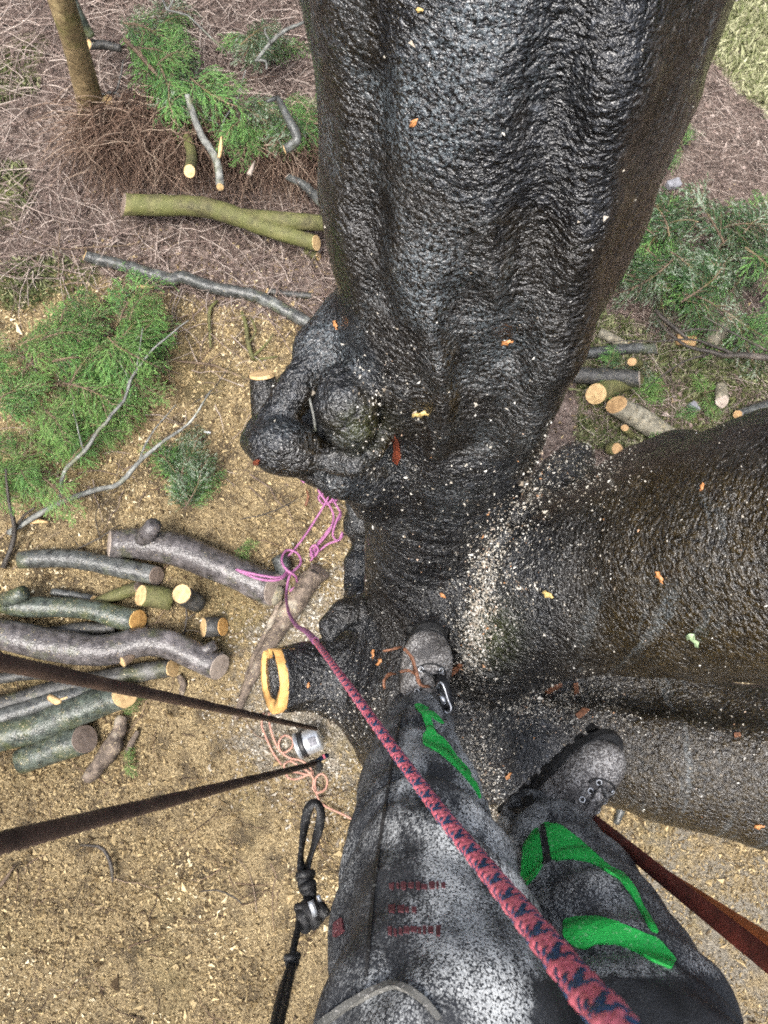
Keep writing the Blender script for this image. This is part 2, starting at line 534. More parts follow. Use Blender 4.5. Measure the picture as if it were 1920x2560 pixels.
def tube(P, R_, n=8, cap=True, lump=0.0, seed=0, base=0, lscale=None):
    """tube along points; returns vertex list, face list (indices offset by base)"""
    T, U, B = frames(P)
    ang = np.linspace(0, 2 * math.pi, n, endpoint=False)
    V = []
    for p, r, u, b in zip(P, R_, U, B):
        ring = np.array(p)[None] + r * (np.cos(ang)[:, None] * np.array(u)[None] + np.sin(ang)[:, None] * np.array(b)[None])
        V.append(ring)
    V = np.concatenate(V)
    if lump:
        C = np.repeat(np.array([tuple(p) for p in P]), n, axis=0)
        rr = np.repeat(np.array(R_), n)
        s = lscale or 0.8 / max(1e-4, float(np.mean(R_)))
        k = 1 + lump * (vnoise(V, s, seed) + 0.5 * vnoise(V, s * 2.3, seed + 5))
        V = C + (V - C) * k[:, None]
    Fc = []
    m = len(P)
    for i in range(m - 1):
        for j in range(n):
            a, b2 = i * n + j, i * n + (j + 1) % n
            Fc.append((base + a, base + b2, base + b2 + n, base + a + n))
    if cap:
        Fc.append(tuple(base + j for j in reversed(range(n))))
        Fc.append(tuple(base + (m - 1) * n + j for j in range(n)))
    return V, Fc


def tubes(specs):
    V, Fc = [], []
    c = 0
    for s in specs:
        v, f = tube(base=c, **s)
        V.append(v)
        Fc += f
        c += len(v)
    return np.concatenate(V), Fc


def cut_face(parent, ring, outward, m, name='cut_face', offset=0.004, inset=0.97):
    """sawn end: a slightly domed disc with its own axis, so that the rings centre on it"""
    ring = [Vector(r) for r in ring]
    c = sum(ring, Vector()) / len(ring)
    zq = Vector(outward).normalized().to_track_quat('Z', 'Y')
    inv = zq.to_matrix().transposed()
    loc = [inv @ (r - c) for r in ring]
    V, Fc = [], []
    n = len(loc)
    rr = sum(l.length for l in loc) / n
    for f, zz in ((1.0, -0.004), (inset, offset), (0.6, offset + 0.015 * rr), (0.25, offset + 0.03 * rr)):
        for i, l in enumerate(loc):
            k = f * (1 + (0.02 * random.uniform(-1, 1) if f < 1 else 0))
            V.append((l.x * k, l.y * k, l.z * (1 if f > 0.9 else 0.3) + zz))
    for q in range(3):
        for i in range(n):
            a, b = q * n + i, q * n + (i + 1) % n
            Fc.append((a, b, b + n, a + n))
    Fc.append(tuple(3 * n + i for i in range(n)))
    me = bpy.data.meshes.new(name)
    me.from_pydata([tuple(v) for v in V], [], Fc)
    me.materials.append(M[m])
    o = bpy.data.objects.new(name, me)
    COL.objects.link(o)
    o.parent = parent
    o.location = c - WORLD_ORG[parent.name]
    o.rotation_mode = 'QUATERNION'
    o.rotation_quaternion = zq
    return o


def log(name, label, cat, path, m='log_grey', ends=('wood_pale', None), group=None, lift=0.0, lifts=None, lump=0.07,
        n=16, side=(), tilt=None, seed=None, slant=0.5):
    """a cut limb lying on the ground: path = [(px, py, radius px), ...] in photograph pixels"""
    P, R_ = [], []
    for i, (x, y, r) in enumerate(path):
        z = lift if lifts is None else lifts[i]
        t = gdepth(x, y, z)
        rw = r * 0.87 * t / F
        P.append(gz(x, y, z + rw * 0.85))
        R_.append(rw)
    seed = seed if seed is not None else int(path[0][0] * 7 + path[0][1])
    rm = sum(R_) / len(R_)
    Q, RR = catmull(P, R_, max(0.02, rm * 0.5))
    Vq = np.array([tuple(q) for q in Q])
    wob = np.stack([vnoise(Vq, 3.0, seed + k) for k in range(2)], 1) * rm * 0.25
    Q = [q + Vector((w[0], w[1], 0)) for q, w in zip(Q, wob)]
    V, Fc = tube(Q, RR, n, True, lump, seed)
    nm = len(Q)
    for e_, sl_, ax_ in ((0, slice(0, n), Q[0] - Q[1]), (1, slice((nm - 1) * n, nm * n), Q[-1] - Q[-2])):
        if ends[e_] and slant:                        # saw cuts are never square: the top edge is cut back
            ax_ = ax_.normalized()
            zc_ = V[sl_, 2].mean()
            V[sl_] -= np.array(ax_)[None] * ((V[sl_, 2] - zc_) * slant)[:, None]
    rings = (V[:n], V[(nm - 1) * n:nm * n])
    for (i0, x, y, zz, r0, r1) in side:               # side stubs: from point i0 of the path to a pixel
        a = P[i0]
        t = gdepth(x, y, zz)
        b = gz(x, y, zz)
        v, f = tube([a, (a + b) / 2, b], [r0 * t / F, (r0 + r1) / 2 * t / F, r1 * t / F], 10, True, lump, seed + 3, base=len(V))
        V = np.concatenate([V, v])
        Fc += f
    o = build(name, V, Fc, m)
    tag(o, label, cat, group)
    for e_, ax_ in ((0, Q[0] - Q[1]), (1, Q[-1] - Q[-2])):
        if ends[e_]:
            ax_ = ax_.normalized()
            cut_face(o, rings[e_][::-1] if e_ == 0 else rings[e_], (ax_ + Vector((0, 0, slant * (1 - ax_.z ** 2)))).normalized(), ends[e_])
    return o


def branch(name, label, cat, limbs, m='twig_grey', group=None, n=6, lump=0.12, ends=()):
    """a branch: limbs = list of [(px, py, height, radius in mm), ...]"""
    specs, rings = [], []
    for k, L in enumerate(limbs):
        P = [gz(x, y, z) for x, y, z, r in L]
        R_ = [r / 1000 for x, y, z, r in L]
        Q, RR = catmull(P, R_, 0.045)
        Vq = np.array([tuple(q) for q in Q])
        Q = [q + Vector((float(a), float(b), float(c))) * 0.012 for q, a, b, c in
             zip(Q, vnoise(Vq, 9, k), vnoise(Vq, 9, k + 9), vnoise(Vq, 9, k + 21))]
        specs.append(dict(P=Q, R_=RR, n=n, lump=lump, seed=k))
    V, Fc = tubes(specs)
    o = build(name, V, Fc, m)
    tag(o, label, cat, group)
    for k, which, mm in ends:
        sp = specs[k]
        Q, RR = sp['P'], sp['R_']
        T, U, B = frames(Q)
        i = 0 if which == 0 else len(Q) - 1
        rg = [Q[i] + RR[i] * 1.02 * (U[i] * math.cos(a) + B[i] * math.sin(a)) for a in np.linspace(0, 2 * math.pi, 12, endpoint=False)]
        if which == 0:
            rg = rg[::-1]
        cut_face(o, rg, (Q[0] - Q[1]) if which == 0 else (Q[-1] - Q[-2]), mm)
    return o


# ------------------------------------------------------------------ distance fields -> continuous skins
class Field:
    def __init__(s, lo, hi, h):
        s.lo, s.h = np.array(lo, dtype=np.float64), h
        s.n = np.ceil((np.array(hi) - s.lo) / h).astype(int) + 1
        s.D = np.full(s.n, 9.0, dtype=np.float32)

    def block(s, lo, hi):
        a = np.clip(np.floor((np.array(lo) - s.lo) / s.h).astype(int), 0, s.n)
        b = np.clip(np.ceil((np.array(hi) - s.lo) / s.h).astype(int) + 1, 0, s.n)
        if np.any(b <= a):
            return None
        g = [(s.lo[k] + s.h * np.arange(a[k], b[k])).astype(np.float32) for k in range(3)]
        return tuple(slice(a[k], b[k]) for k in range(3)), np.meshgrid(*g, indexing='ij', sparse=True)

    def _mix(s, sl, d, k, carve):
        D = s.D[sl]
        if carve:
            d = -d
            hh = np.clip(0.5 - 0.5 * (D - d) / k, 0, 1)
            s.D[sl] = D * (1 - hh) + d * hh + k * hh * (1 - hh)
        else:
            hh = np.clip(0.5 + 0.5 * (D - d) / k, 0, 1)
            s.D[sl] = D * (1 - hh) + d * hh - k * hh * (1 - hh)

    def seg(s, a, b, ra, rb, k=0.03, carve=False):
        a, b = np.array(a, dtype=np.float64), np.array(b, dtype=np.float64)
        m = max(ra, rb) + 2.5 * k + 3 * s.h
        r = s.block(np.minimum(a, b) - m, np.maximum(a, b) + m)
        if r is None:
            return
        sl, (X, Y, Z) = r
        ab = b - a
        L = max(1e-9, float(ab @ ab))
        t = np.clip(((X - a[0]) * ab[0] + (Y - a[1]) * ab[1] + (Z - a[2]) * ab[2]) / L, 0, 1)
        d = np.sqrt((X - a[0] - t * ab[0]) ** 2 + (Y - a[1] - t * ab[1]) ** 2 + (Z - a[2] - t * ab[2]) ** 2) - (ra + (rb - ra) * t)
        s._mix(sl, d, k, carve)

    def chain(s, pts, k=0.03, k0=None, carve=False):
        """pts: [(Vector, radius)]"""
        for i in range(len(pts) - 1):
            s.seg(pts[i][0], pts[i + 1][0], pts[i][1], pts[i + 1][1], (k0 if (i == 0 and k0) else k), carve)

    def ell(s, c, r, k=0.03, carve=False):
        c, r = np.array(c, dtype=np.float64), np.array(r, dtype=np.float64)
        m = r + 2.5 * k + 3 * s.h
        q = s.block(c - m, c + m)
        if q is None:
            return
        sl, (X, Y, Z) = q
        d = (np.sqrt(((X - c[0]) / r[0]) ** 2 + ((Y - c[1]) / r[1]) ** 2 + ((Z - c[2]) / r[2]) ** 2) - 1) * r.min()
        s._mix(sl, d, k, carve)

    def plane(s, p, nrm, reach, k=0.006):
        """cut away what lies beyond the plane, within reach of p"""
        p, nrm = np.array(p), np.array(Vector(nrm).normalized())
        sl, (X, Y, Z) = s.block(p - reach, p + reach)
        d = (X - p[0]) * nrm[0] + (Y - p[1]) * nrm[1] + (Z - p[2]) * nrm[2]
        ball = np.sqrt((X - p[0]) ** 2 + (Y - p[1]) ** 2 + (Z - p[2]) ** 2) - reach * 0.95
        s._mix(sl, np.maximum(-d, ball), k, True)

    def skin(s, relax=2):
        D = s.D
        ins = D < 0
        c = np.zeros(np.array(D.shape) - 1, dtype=np.int8)
        for a in (0, 1):
            for b in (0, 1):
                for e in (0, 1):
                    c += ins[a:D.shape[0] - 1 + a, b:D.shape[1] - 1 + b, e:D.shape[2] - 1 + e]
        act = (c > 0) & (c < 8)
        idx = np.argwhere(act)
        num = np.full(act.shape, -1, dtype=np.int32)
        num[tuple(idx.T)] = np.arange(len(idx))
        acc = np.zeros((len(idx), 3))
        cnt = np.zeros(len(idx))
        cor = [(a, b, e) for a in (0, 1) for b in (0, 1) for e in (0, 1)]
        for p in cor:
            for ax in range(3):
                if p[ax] == 0:
                    q = list(p)
                    q[ax] = 1
                    d0 = D[tuple((idx + p).T)]
                    d1 = D[tuple((idx + q).T)]
                    cr = (d0 < 0) != (d1 < 0)
                    t = np.where(cr, d0 / np.where(cr, d0 - d1, 1), 0)
                    pos = np.tile(np.array(p, dtype=np.float64), (len(idx), 1))
                    pos[:, ax] += t
                    acc[cr] += pos[cr]
                    cnt[cr] += 1
        V = s.lo + s.h * (idx + acc / cnt[:, None])
        faces = []
        for ax in range(3):
            u, w = (ax + 1) % 3, (ax + 2) % 3
            sl0, sl1 = [slice(None)] * 3, [slice(None)] * 3
            sl0[ax], sl1[ax] = slice(0, D.shape[ax] - 1), slice(1, None)
            cr = ins[tuple(sl0)] != ins[tuple(sl1)]
            e = np.argwhere(cr)
            ok = (e[:, u] > 0) & (e[:, w] > 0) & (e[:, u] < D.shape[u] - 1) & (e[:, w] < D.shape[w] - 1)
            e = e[ok]
            du, dw = np.zeros(3, dtype=int), np.zeros(3, dtype=int)
            du[u], dw[w] = 1, 1
            q = np.stack([num[tuple((e - du - dw).T)], num[tuple((e - dw).T)], num[tuple(e.T)], num[tuple((e - du).T)]], 1)
            flip = ~ins[tuple(e.T)]
            q[flip] = q[flip][:, ::-1]
            faces.append(q)
        Q = np.concatenate(faces)
        Q = Q[(Q >= 0).all(1)]
        for _ in range(relax):
            s2, n2 = np.zeros_like(V), np.zeros(len(V))
            for k in range(4):
                a, b = Q[:, k], Q[:, (k + 1) % 4]
                np.add.at(s2, a, V[b])
                np.add.at(n2, a, 1)
                np.add.at(s2, b, V[a])
                np.add.at(n2, b, 1)
            V = V * 0.5 + 0.5 * s2 / np.maximum(1, n2)[:, None]
        return V, Q


def vnormals(V, Q):
    N = np.zeros_like(V)
    fn = np.cross(V[Q[:, 2]] - V[Q[:, 0]], V[Q[:, 3]] - V[Q[:, 1]])
    for k in range(4):
        np.add.at(N, Q[:, k], fn)
    return N / np.maximum(1e-9, np.linalg.norm(N, axis=1))[:, None], fn


# ------------------------------------------------------------------ ground
def axis(lo, hi, step, far):
    a = list(np.arange(lo, hi + 1e-6, step))
    s, x = step, hi
    while x < far:
        s *= 1.35
        x += s
        a.append(x)
    s, x = step, lo
    while x > -far:
        s *= 1.35
        x -= s
        a.insert(0, x)
    return np.array(a)


def in_poly(x, y, poly):
    c = np.zeros(len(x), dtype=bool)
    j = len(poly) - 1
    for i in range(len(poly)):
        xi, yi = poly[i]
        xj, yj = poly[j]
        k = ((yi > y) != (yj > y)) & (x < (xj - xi) * (y - yi) / ((yj - yi) if yj != yi else 1e-9) + xi)
        c ^= k
        j = i
    return c


def ground_poly(pp):
    return [tuple(gz(x, y))[:2] for x, y in pp]


Z_CHIP = ground_poly([(-700, 690), (-100, 720), (120, 700), (260, 690), (420, 730), (560, 760), (720, 800), (900, 850), (1150, 1300), (1500, 1500),
                      (2100, 1700), (2500, 2200), (2500, 3300), (-700, 3300)])
Z_GREY = [ground_poly([(560, 1700), (640, 1560), (760, 1420), (900, 1400), (1000, 1700), (900, 2050), (800, 2010), (660, 1960), (560, 1900)]),
          ground_poly([(1450, 1950), (2300, 1950), (2300, 3200), (1450, 3200)])]
Z_LAWN = ground_poly([(1680, -260), (2600, -260), (2600, 420), (2050, 330), (1880, 250), (1760, 130)])
Z_MOSS = [ground_poly([(1440, 760), (1700, 830), (1920, 900), (1920, 1080), (1640, 1120), (1440, 1120)]),
          ground_poly([(-60, 690), (60, 640), (260, 650), (240, 740), (60, 780), (-60, 760)]),
          ground_poly([(-80, 150), (60, 60), (130, 90), (90, 230), (-60, 260)]),
          ground_poly([(-80, 420), (60, 400), (80, 520), (-40, 600)]),
          ]


def ground_h(x, y):
    P = np.stack([x, y, np.zeros_like(x)], 1)
    return 0.028 * fbm(P, 1.1, 3, 3) + 0.010 * vnoise(P, 6.0, 8) - 0.020


gx, gy = axis(-4.2, 5.2, 0.045, 95), axis(-3.0, 8.0, 0.045, 95)
X, Y = np.meshgrid(gx, gy, indexing='ij')
xx, yy = X.ravel(), Y.ravel()
G = np.stack([xx, yy, ground_h(xx, yy)], 1)
nx, ny = len(gx), len(gy)
ii = np.arange(nx * ny).reshape(nx, ny)
GF = np.stack([ii[:-1, :-1].ravel(), ii[1:, :-1].ravel(), ii[1:, 1:].ravel(), ii[:-1, 1:].ravel()], 1)


def blur(a, times=3):
    a = a.reshape(nx, ny).astype(np.float64)
    for _ in range(times):
        p = np.pad(a, 1, mode='edge')
        a = (p[:-2, 1:-1] + p[2:, 1:-1] + p[1:-1, :-2] + p[1:-1, 2:] + p[1:-1, 1:-1]) / 5
    return a.ravel()


chip_mask = blur(in_poly(xx, yy, Z_CHIP), 10)
grey_mask = blur(in_poly(xx, yy, Z_GREY[0]), 60) * 0.7 + blur(in_poly(xx, yy, Z_GREY[1]), 40) * 0.5
lawn_mask = blur(in_poly(xx, yy, Z_LAWN), 6)
moss_mask = blur(sum(in_poly(xx, yy, z) for z in Z_MOSS) > 0, 6) * 0.75
ground = build('ground', G, GF, 'ground', attrs=dict(chip=chip_mask, grey=grey_mask, lawn=lawn_mask, mossy=moss_mask), keep=True)
tag(ground, 'brown forest floor strewn with pale wood chips and leaf litter', kind='structure')

# ------------------------------------------------------------------ unseen wood round the clearing, added to darken the horizon (one mass)
r_ = np.random.default_rng(77)
fv, ff, fr, base_ = [], [], [], 0
for k in range(46):
    a_ = 2 * math.pi * k / 46 + r_.uniform(-.05, .05)
    d_ = r_.uniform(10.5, 12.5) if k % 2 else r_.uniform(13, 18)
    h_ = r_.uniform(9, 14)
    cx0, cy0 = d_ * math.cos(a_), d_ * math.sin(a_) + 1.5
    n_ = 900
    t_ = r_.uniform(0.05, 1, n_)
    rr = (1 - t_) ** 0.8 * 2.1 * r_.uniform(.35, 1.0, n_) + .1
    an = r_.uniform(0, 2 * math.pi, n_)
    p_ = np.stack([cx0 + rr * np.cos(an), cy0 + rr * np.sin(an), t_ * h_], 1)
    out_ = np.stack([np.cos(an), np.sin(an), -0.5 + 0 * an], 1) * r_.uniform(.35, .8, n_)[:, None]
    sd_ = np.stack([-np.sin(an), np.cos(an), r_.normal(size=n_) * .3], 1) * r_.uniform(.10, .22, n_)[:, None]
    v_ = np.stack([p_ - sd_, p_ + sd_, p_ + out_], 1).reshape(-1, 3)
    fv.append(v_)
    ff.append(np.arange(len(v_)).reshape(-1, 3) + base_)
    fr.append(np.repeat(r_.uniform(0, 1, n_), 3))
    base_ += len(v_)
    v_, q_ = tube([Vector((cx0, cy0, -.1)), Vector((cx0, cy0, h_ * .5)), Vector((cx0, cy0, h_))], [.16, .11, .02], 7, True)
    q_ = np.array([q for q in q_ if len(q) == 4])
    fv.append(v_)
    ff.append(np.concatenate([q_[:, [0, 1, 2]], q_[:, [0, 2, 3]]]) + base_)
    fr.append(np.zeros(len(v_)))
    base_ += len(v_)
tag(build('added_wood_ring', np.concatenate(fv), np.concatenate(ff), 'needle_dark', smooth=False, attrs=dict(rnd=np.concatenate(fr) * .9), keep=True),
    'unseen conifer wood added all round the clearing to darken the horizon', 'wood', kind='stuff')

# ------------------------------------------------------------------ the big beech the climber stands in
TL, TH_ = (-0.85, -1.10, -0.12), (2.30, 1.75, 5.7)
fld = Field(TL, TH_, 0.0110)


def C(*a):
    """(px, py, depth, radius px) -> (point, radius m)"""
    return [(pt(x, y, t), r * t / F) for x, y, t, r in a]


def on_skin(*a):
    """(px, py, radius px, sink): points lying on the bark built so far, sunk by sink radii"""
    out = []
    for x, y, r, k in a:
        d = ray(x, y)
        t = 0.3
        while t < 3.6:
            p = np.array(CAM + d * t)
            i = np.round((p - fld.lo) / fld.h).astype(int)
            if np.all(i >= 0) and np.all(i < fld.n) and fld.D[tuple(i)] < 0:
                break
            t += 0.004
        rw = r * t / F
        out.append((pt(x, y, t + k * rw), rw))
    return out


bole = C((1100, 1720, 2.10, 255), (1140, 1750, 2.7, 262), (1150, 1770, 3.3, 240), (1150, 1770, 3.9, 235), (1150, 1770, 4.35, 250))
fld.chain(bole, 0.10)
# root flare
for a_, r_ in ((290, .16), (340, .17), (30, .17), (80, .15), (130, .15)):
    c0 = bole[-2][0]
    d = Vector((math.cos(math.radians(a_)), math.sin(math.radians(a_)), 0))
    fld.seg(Vector((c0.x, c0.y, 0.55)) + d * 0.34, Vector((c0.x, c0.y, -0.05)) + d * 0.85, r_, 0.07, 0.16)
stem = C((1070, 1680, 2.15, 180), (1052, 1460, 1.95, 138), (1088, 1260, 1.70, 172), (1125, 1030, 1.44, 236), (1152, 790, 1.22, 302), (1206, 480, 1.06, 396),
         (1256, 140, 0.93, 466), (1280, -120, 0.86, 528), (1340, -600, 0.77, 585))
fld.chain(stem, 0.03, 0.09)
top = stem[-1]
up = (stem[-1][0] - stem[-2][0]).normalized()
up = (up + Vector((0.0, 0.15, 0.9))).normalized()
fld.chain([top, (top[0] + up * 0.8, top[1] * 0.97), (top[0] + up * 1.5 + Vector((0.1, 0.2, 0.3)), top[1] * 0.9)], 0.05)
limbB = C((1130, 1640, 2.05, 190), (1230, 1530, 1.88, 220), (1400, 1460, 1.72, 222), (1560, 1435, 1.60, 242), (1750, 1398, 1.47, 290), (1960, 1365, 1.34, 332))
fld.chain(limbB, 0.022, 0.05)
d = (limbB[-1][0] - limbB[-2][0])
fld.chain([limbB[-1], (limbB[-1][0] + d * 2.5 + Vector((0, 0, .1)), limbB[-1][1] * 0.97), (limbB[-1][0] + d * 7 + Vector((0, 0, .8)), limbB[-1][1] * 0.85)], 0.04)
fld.chain(C((1500, 1270, 1.68, 60), (1600, 1215, 1.64, 70), (1700, 1150, 1.58, 78)), 0.08)      # swelling on top of the limb
fld.chain(C((1340, 1320, 1.80, 60), (1400, 1225, 1.84, 66), (1440, 1150, 1.88, 50)), 0.07)      # web between stem and limb
limbC = C((1170, 1750, 2.14, 150), (1300, 1800, 2.10, 150), (1470, 1825, 2.04, 165), (1680, 1865, 1.97, 180), (1960, 1920, 1.88, 192))
fld.chain(limbC, 0.02, 0.05)
d = (limbC[-1][0] - limbC[-2][0])
fld.chain([limbC[-1], (limbC[-1][0] + d * 2.0, limbC[-1][1] * 0.97), (limbC[-1][0] + d * 6 + Vector((0, 0, .5)), limbC[-1][1] * 0.85)], 0.04)
fld.chain(C((1060, 1760, 1.92, 150), (1250, 1880, 1.98, 130)), 0.07)                            # heel of the fork under the feet
# folds of the stem
fld.chain(C((1310, 980, 1.33, 60), (1250, 1200, 1.53, 50), (1165, 1400, 1.76, 40)), 0.03)
fld.chain(C((1400, 1170, 1.66, 24), (1310, 1270, 1.64, 28), (1236, 1400, 1.70, 32), (1205, 1500, 1.73, 34), (1180, 1620, 1.76, 26)), 0.03, carve=True)      # gutter between stem and limb
fld.chain(C((1330, 1706, 1.98, 34), (1450, 1692, 1.95, 64), (1620, 1690, 1.90, 84), (1800, 1700, 1.82, 96), (1990, 1716, 1.73, 108)), 0.03, carve=True)      # dark gap between the two limbs
fld.chain(C((990, 840, 1.12, 60), (1010, 980, 1.24, 74), (1050, 1130, 1.40, 50)), 0.04)
fld.chain(C((1085, 800, 0.98, 26), (1110, 930, 1.06, 34), (1115, 1100, 1.24, 30)), 0.03)
fld.chain(on_skin((1056, 960, 12, 0), (1046, 1060, 18, .2), (1022, 1160, 14, .1)), 0.030, carve=True)
fld.chain(C((840, 790, 1.26, 50), (805, 880, 1.26, 62), (850, 960, 1.28, 70)), 0.05)
fld.chain(on_skin((1530, 30, 60, .55), (1505, 200, 60, .55), (1450, 560, 52, .5), (1375, 880, 44, .5), (1300, 1080, 36, .5)), 0.06)
fld.chain(on_skin((1400, 60, 34, -.35), (1380, 300, 34, -.35), (1330, 620, 30, -.35), (1275, 900, 26, -.3), (1220, 1120, 22, -.2)), 0.05, carve=True)
fld.chain(on_skin((905, 40, 26, -.3), (900, 250, 28, -.3), (905, 560, 26, -.3), (930, 760, 22, -.3)), 0.05, carve=True)
fld.chain(on_skin((1170, 640, 20, -.3), (1160, 780, 24, -.2), (1180, 960, 22, -.2), (1150, 1150, 18, -.2)), 0.04, carve=True)
# burl on the left with its hooked, hollow knob
fld.chain(C((880, 890, 1.28, 60), (795, 912, 1.25, 56), (752, 952, 1.23, 50), (722, 1004, 1.23, 48), (690, 1048, 1.24, 46), (655, 1078, 1.25, 42)), 0.008)
fld.chain(C((648, 1105, 1.26, 52), (690, 1118, 1.22, 74), (738, 1126, 1.23, 74)), 0.010)
fld.chain(C((690, 1060, 1.36, 60), (760, 1060, 1.38, 70), (840, 1060, 1.38, 80)), 0.015)
fld.chain(C((852, 965, 1.165, 66), (860, 1010, 1.16, 76), (872, 1066, 1.185, 66)), 0.008)
fld.chain(C((796, 1108, 1.25, 22), (826, 1150, 1.225, 30), (880, 1166, 1.215, 32), (935, 1130, 1.23, 30), (968, 1060, 1.25, 26), (966, 980, 1.23, 20)), 0.006)
fld.chain(C((770, 1160, 1.33, 46), (850, 1190, 1.32, 58), (920, 1200, 1.38, 66), (990, 1200, 1.48, 90)), 0.014)
fld.chain(C((880, 1228, 1.42, 30), (930, 1244, 1.52, 52), (1010, 1260, 1.62, 90)), 0.03)
fld.chain(C((772, 1008, 1.20, 9), (772, 1042, 1.23, 20), (792, 1072, 1.23, 15), (806, 1088, 1.23, 9)), 0.006, carve=True)
fld.chain(C((985, 905, 1.13, 6), (975, 1000, 1.20, 8), (978, 1090, 1.27, 10), (975, 1180, 1.36, 10)), 0.014, carve=True)
# bark flange lower down, the knob and the hollow stub
fld.chain(C((930, 1240, 2.30, 22), (890, 1256, 2.40, 24), (906, 1310, 2.44, 46), (912, 1360, 2.5, 30), (898, 1410, 2.45, 40), (886, 1470, 2.42, 28), (950, 1560, 2.3, 60)), 0.012)
fld.chain(C((880, 1290, 2.36, 8), (893, 1350, 2.36, 14), (882, 1440, 2.36, 9)), 0.01, carve=True)
fld.chain(C((920, 1530, 2.02, 50), (860, 1536, 1.96, 36), (828, 1566, 1.94, 34), (822, 1592, 1.94, 26)), 0.014)
fld.ell(pt(852, 1590, 1.90), [24 * 1.9 / F] * 3, 0.008, carve=True)
STUB_A, STUB_B, STUB_T = pt(850, 1690, 2.10), pt(690, 1700, 2.0), 2.0
fld.seg(pt(950, 1690, 2.2), STUB_A, 0.15, 0.10, 0.08)
fld.chain([(STUB_A, 0.095), (pt(760, 1690, 2.04), 0.086), (STUB_B + (STUB_B - STUB_A) * 0.3, 0.088)], 0.02, 0.05)
stub_dir = (STUB_B - STUB_A).normalized()
stub_dir = Vector((-0.93, -0.10, 0.36)).normalized()
STUB_C = STUB_B.copy()
fld.plane(STUB_C, stub_dir, 0.20)
fld.seg(STUB_C + stub_dir * 0.05, STUB_C - stub_dir * 0.12, 0.055, 0.03, 0.008, carve=True)
fld.seg(STUB_C + stub_dir * 0.03 + Vector((0, .05, 0)), STUB_C - stub_dir * 0.03 + Vector((0, .11, 0)), 0.03, 0.02, 0.008, carve=True)
# distant stub pointing away behind the burl
SB0, SB1 = pt(672, 1090, 1.98), pt(655, 935, 1.95)
fld.chain([(pt(960, 1150, 1.66), 0.09), (pt(800, 1160, 1.88), 0.05), (SB0, 0.040), (SB1 + (SB1 - SB0) * 0.3, 0.034)], 0.03)
sb_dir = ((SB1 - SB0).normalized() + Vector((0, 0, 0.35))).normalized()
fld.plane(SB1, sb_dir, 0.11)

TV, TQ = fld.skin(2)
TN, _ = vnormals(TV, TQ)
dsp = 0.009 * fbm(TV, 6.0, 21, 2) + 0.0022 * vnoise(TV, 34, 5)
# cross wrinkles of beech bark in a few places
wr = np.sin(TV[:, 2] * 150 + 3.5 * vnoise(TV, 9, 31)) * np.clip(vnoise(TV, 3.1, 44) * 2.0 - 0.2, 0, 1) * 0.0022 * (to_px(TV)[0] < 1300)
bpx, bpy_ = to_px(TV)
burl = np.clip(1.3 - np.hypot((bpx - 810) / 230, (bpy_ - 1060) / 200), 0, 1) * (TV[:, 2] > 2.0) + 0.6 * np.clip(1.3 - np.hypot((bpx - 850) / 120, (bpy_ - 1450) / 260), 0, 1)
dsp = dsp + np.clip(burl, 0, 1) * (0.010 * fbm(TV, 16, 51, 3) + 0.0022 * np.sin(TV[:, 2] * 190 + TV[:, 0] * 90 + 4 * vnoise(TV, 14, 52)))
TV = TV + TN * (dsp + wr)[:, None]
TN, TFN = vnormals(TV, TQ)
tpx, tpy = to_px(TV)
upz = np.clip(TN[:, 2], 0, 1)
right_limb = np.clip((tpx - 1350) / 250, 0, 1) * np.clip((tpy - 1050) / 150, 0, 1)
right_side = np.clip((TN[:, 0] - 0.35) * 2.2, 0, 1)
algae = np.clip(np.maximum(right_limb * 0.95, right_side * (tpy < 1200) * 0.8) + 0.25 * (vnoise(TV, 4, 3) > 0.3), 0, 1)
lichen = np.clip(1.1 * np.exp(-((tpx - 1000) / 330) ** 2) * np.clip((1500 - tpy) / 600, 0, 1), 0.10, 1)
dusty = np.clip(0.15 + 0.9 * np.clip((tpy - 700) / 500, 0, 1) * (0.35 + 0.65 * upz) * np.where((tpx > 1500) & (tpy > 1650), 0.5, 1.0), 0, 1)
mossv = np.clip(np.exp(-(((tpx - 1235) / 60) ** 2 + ((tpy - 1590) / 75) ** 2)) + 0.9 * np.exp(-(((tpx - 905) / 60) ** 2 + ((tpy - 1070) / 50) ** 2)), 0, 1)
tree = empty('beech_tree', bole[-1][0] * 1.0)
tree.location.z = 0
WORLD_ORG[tree.name] = tree.location.copy()
tag(tree, 'huge wet black beech tree with forked limbs the climber stands in', 'tree')
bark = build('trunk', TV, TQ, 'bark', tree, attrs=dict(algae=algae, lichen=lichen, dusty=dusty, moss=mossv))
TREE = BVHTree.FromPolygons(TV.tolist(), TQ.tolist())


def hit(px, py, bvh=None):
    d = ray(px, py).normalized()
    p, n, i, dist = (bvh or TREE).ray_cast(CAM, d)
    return (p, n) if p is not None else (None, None)


# sawn faces of the tree
def ring_mesh(center, nrm, outer, inner, thick=0.012):
    """solid ring from outer and inner outlines given in the plane's own axes"""
    q = Vector(nrm).normalized().to_track_quat('Z', 'Y').to_matrix()
    V, Fc = [], []
    n = len(outer)
    for loop, z in ((outer, -thick), (outer, thick), (inner, thick * 0.6), (inner, -0.05)):
        for i, (x, y) in enumerate(loop):
            V.append(tuple(center + q @ Vector((x, y, z + 0.0006 * math.sin(i * 2.7)))))
    for k in range(3):
        for i in range(n):
            a, b = k * n + i, k * n + (i + 1) % n
            Fc.append((a, b, b + n, a + n))
    return V, Fc


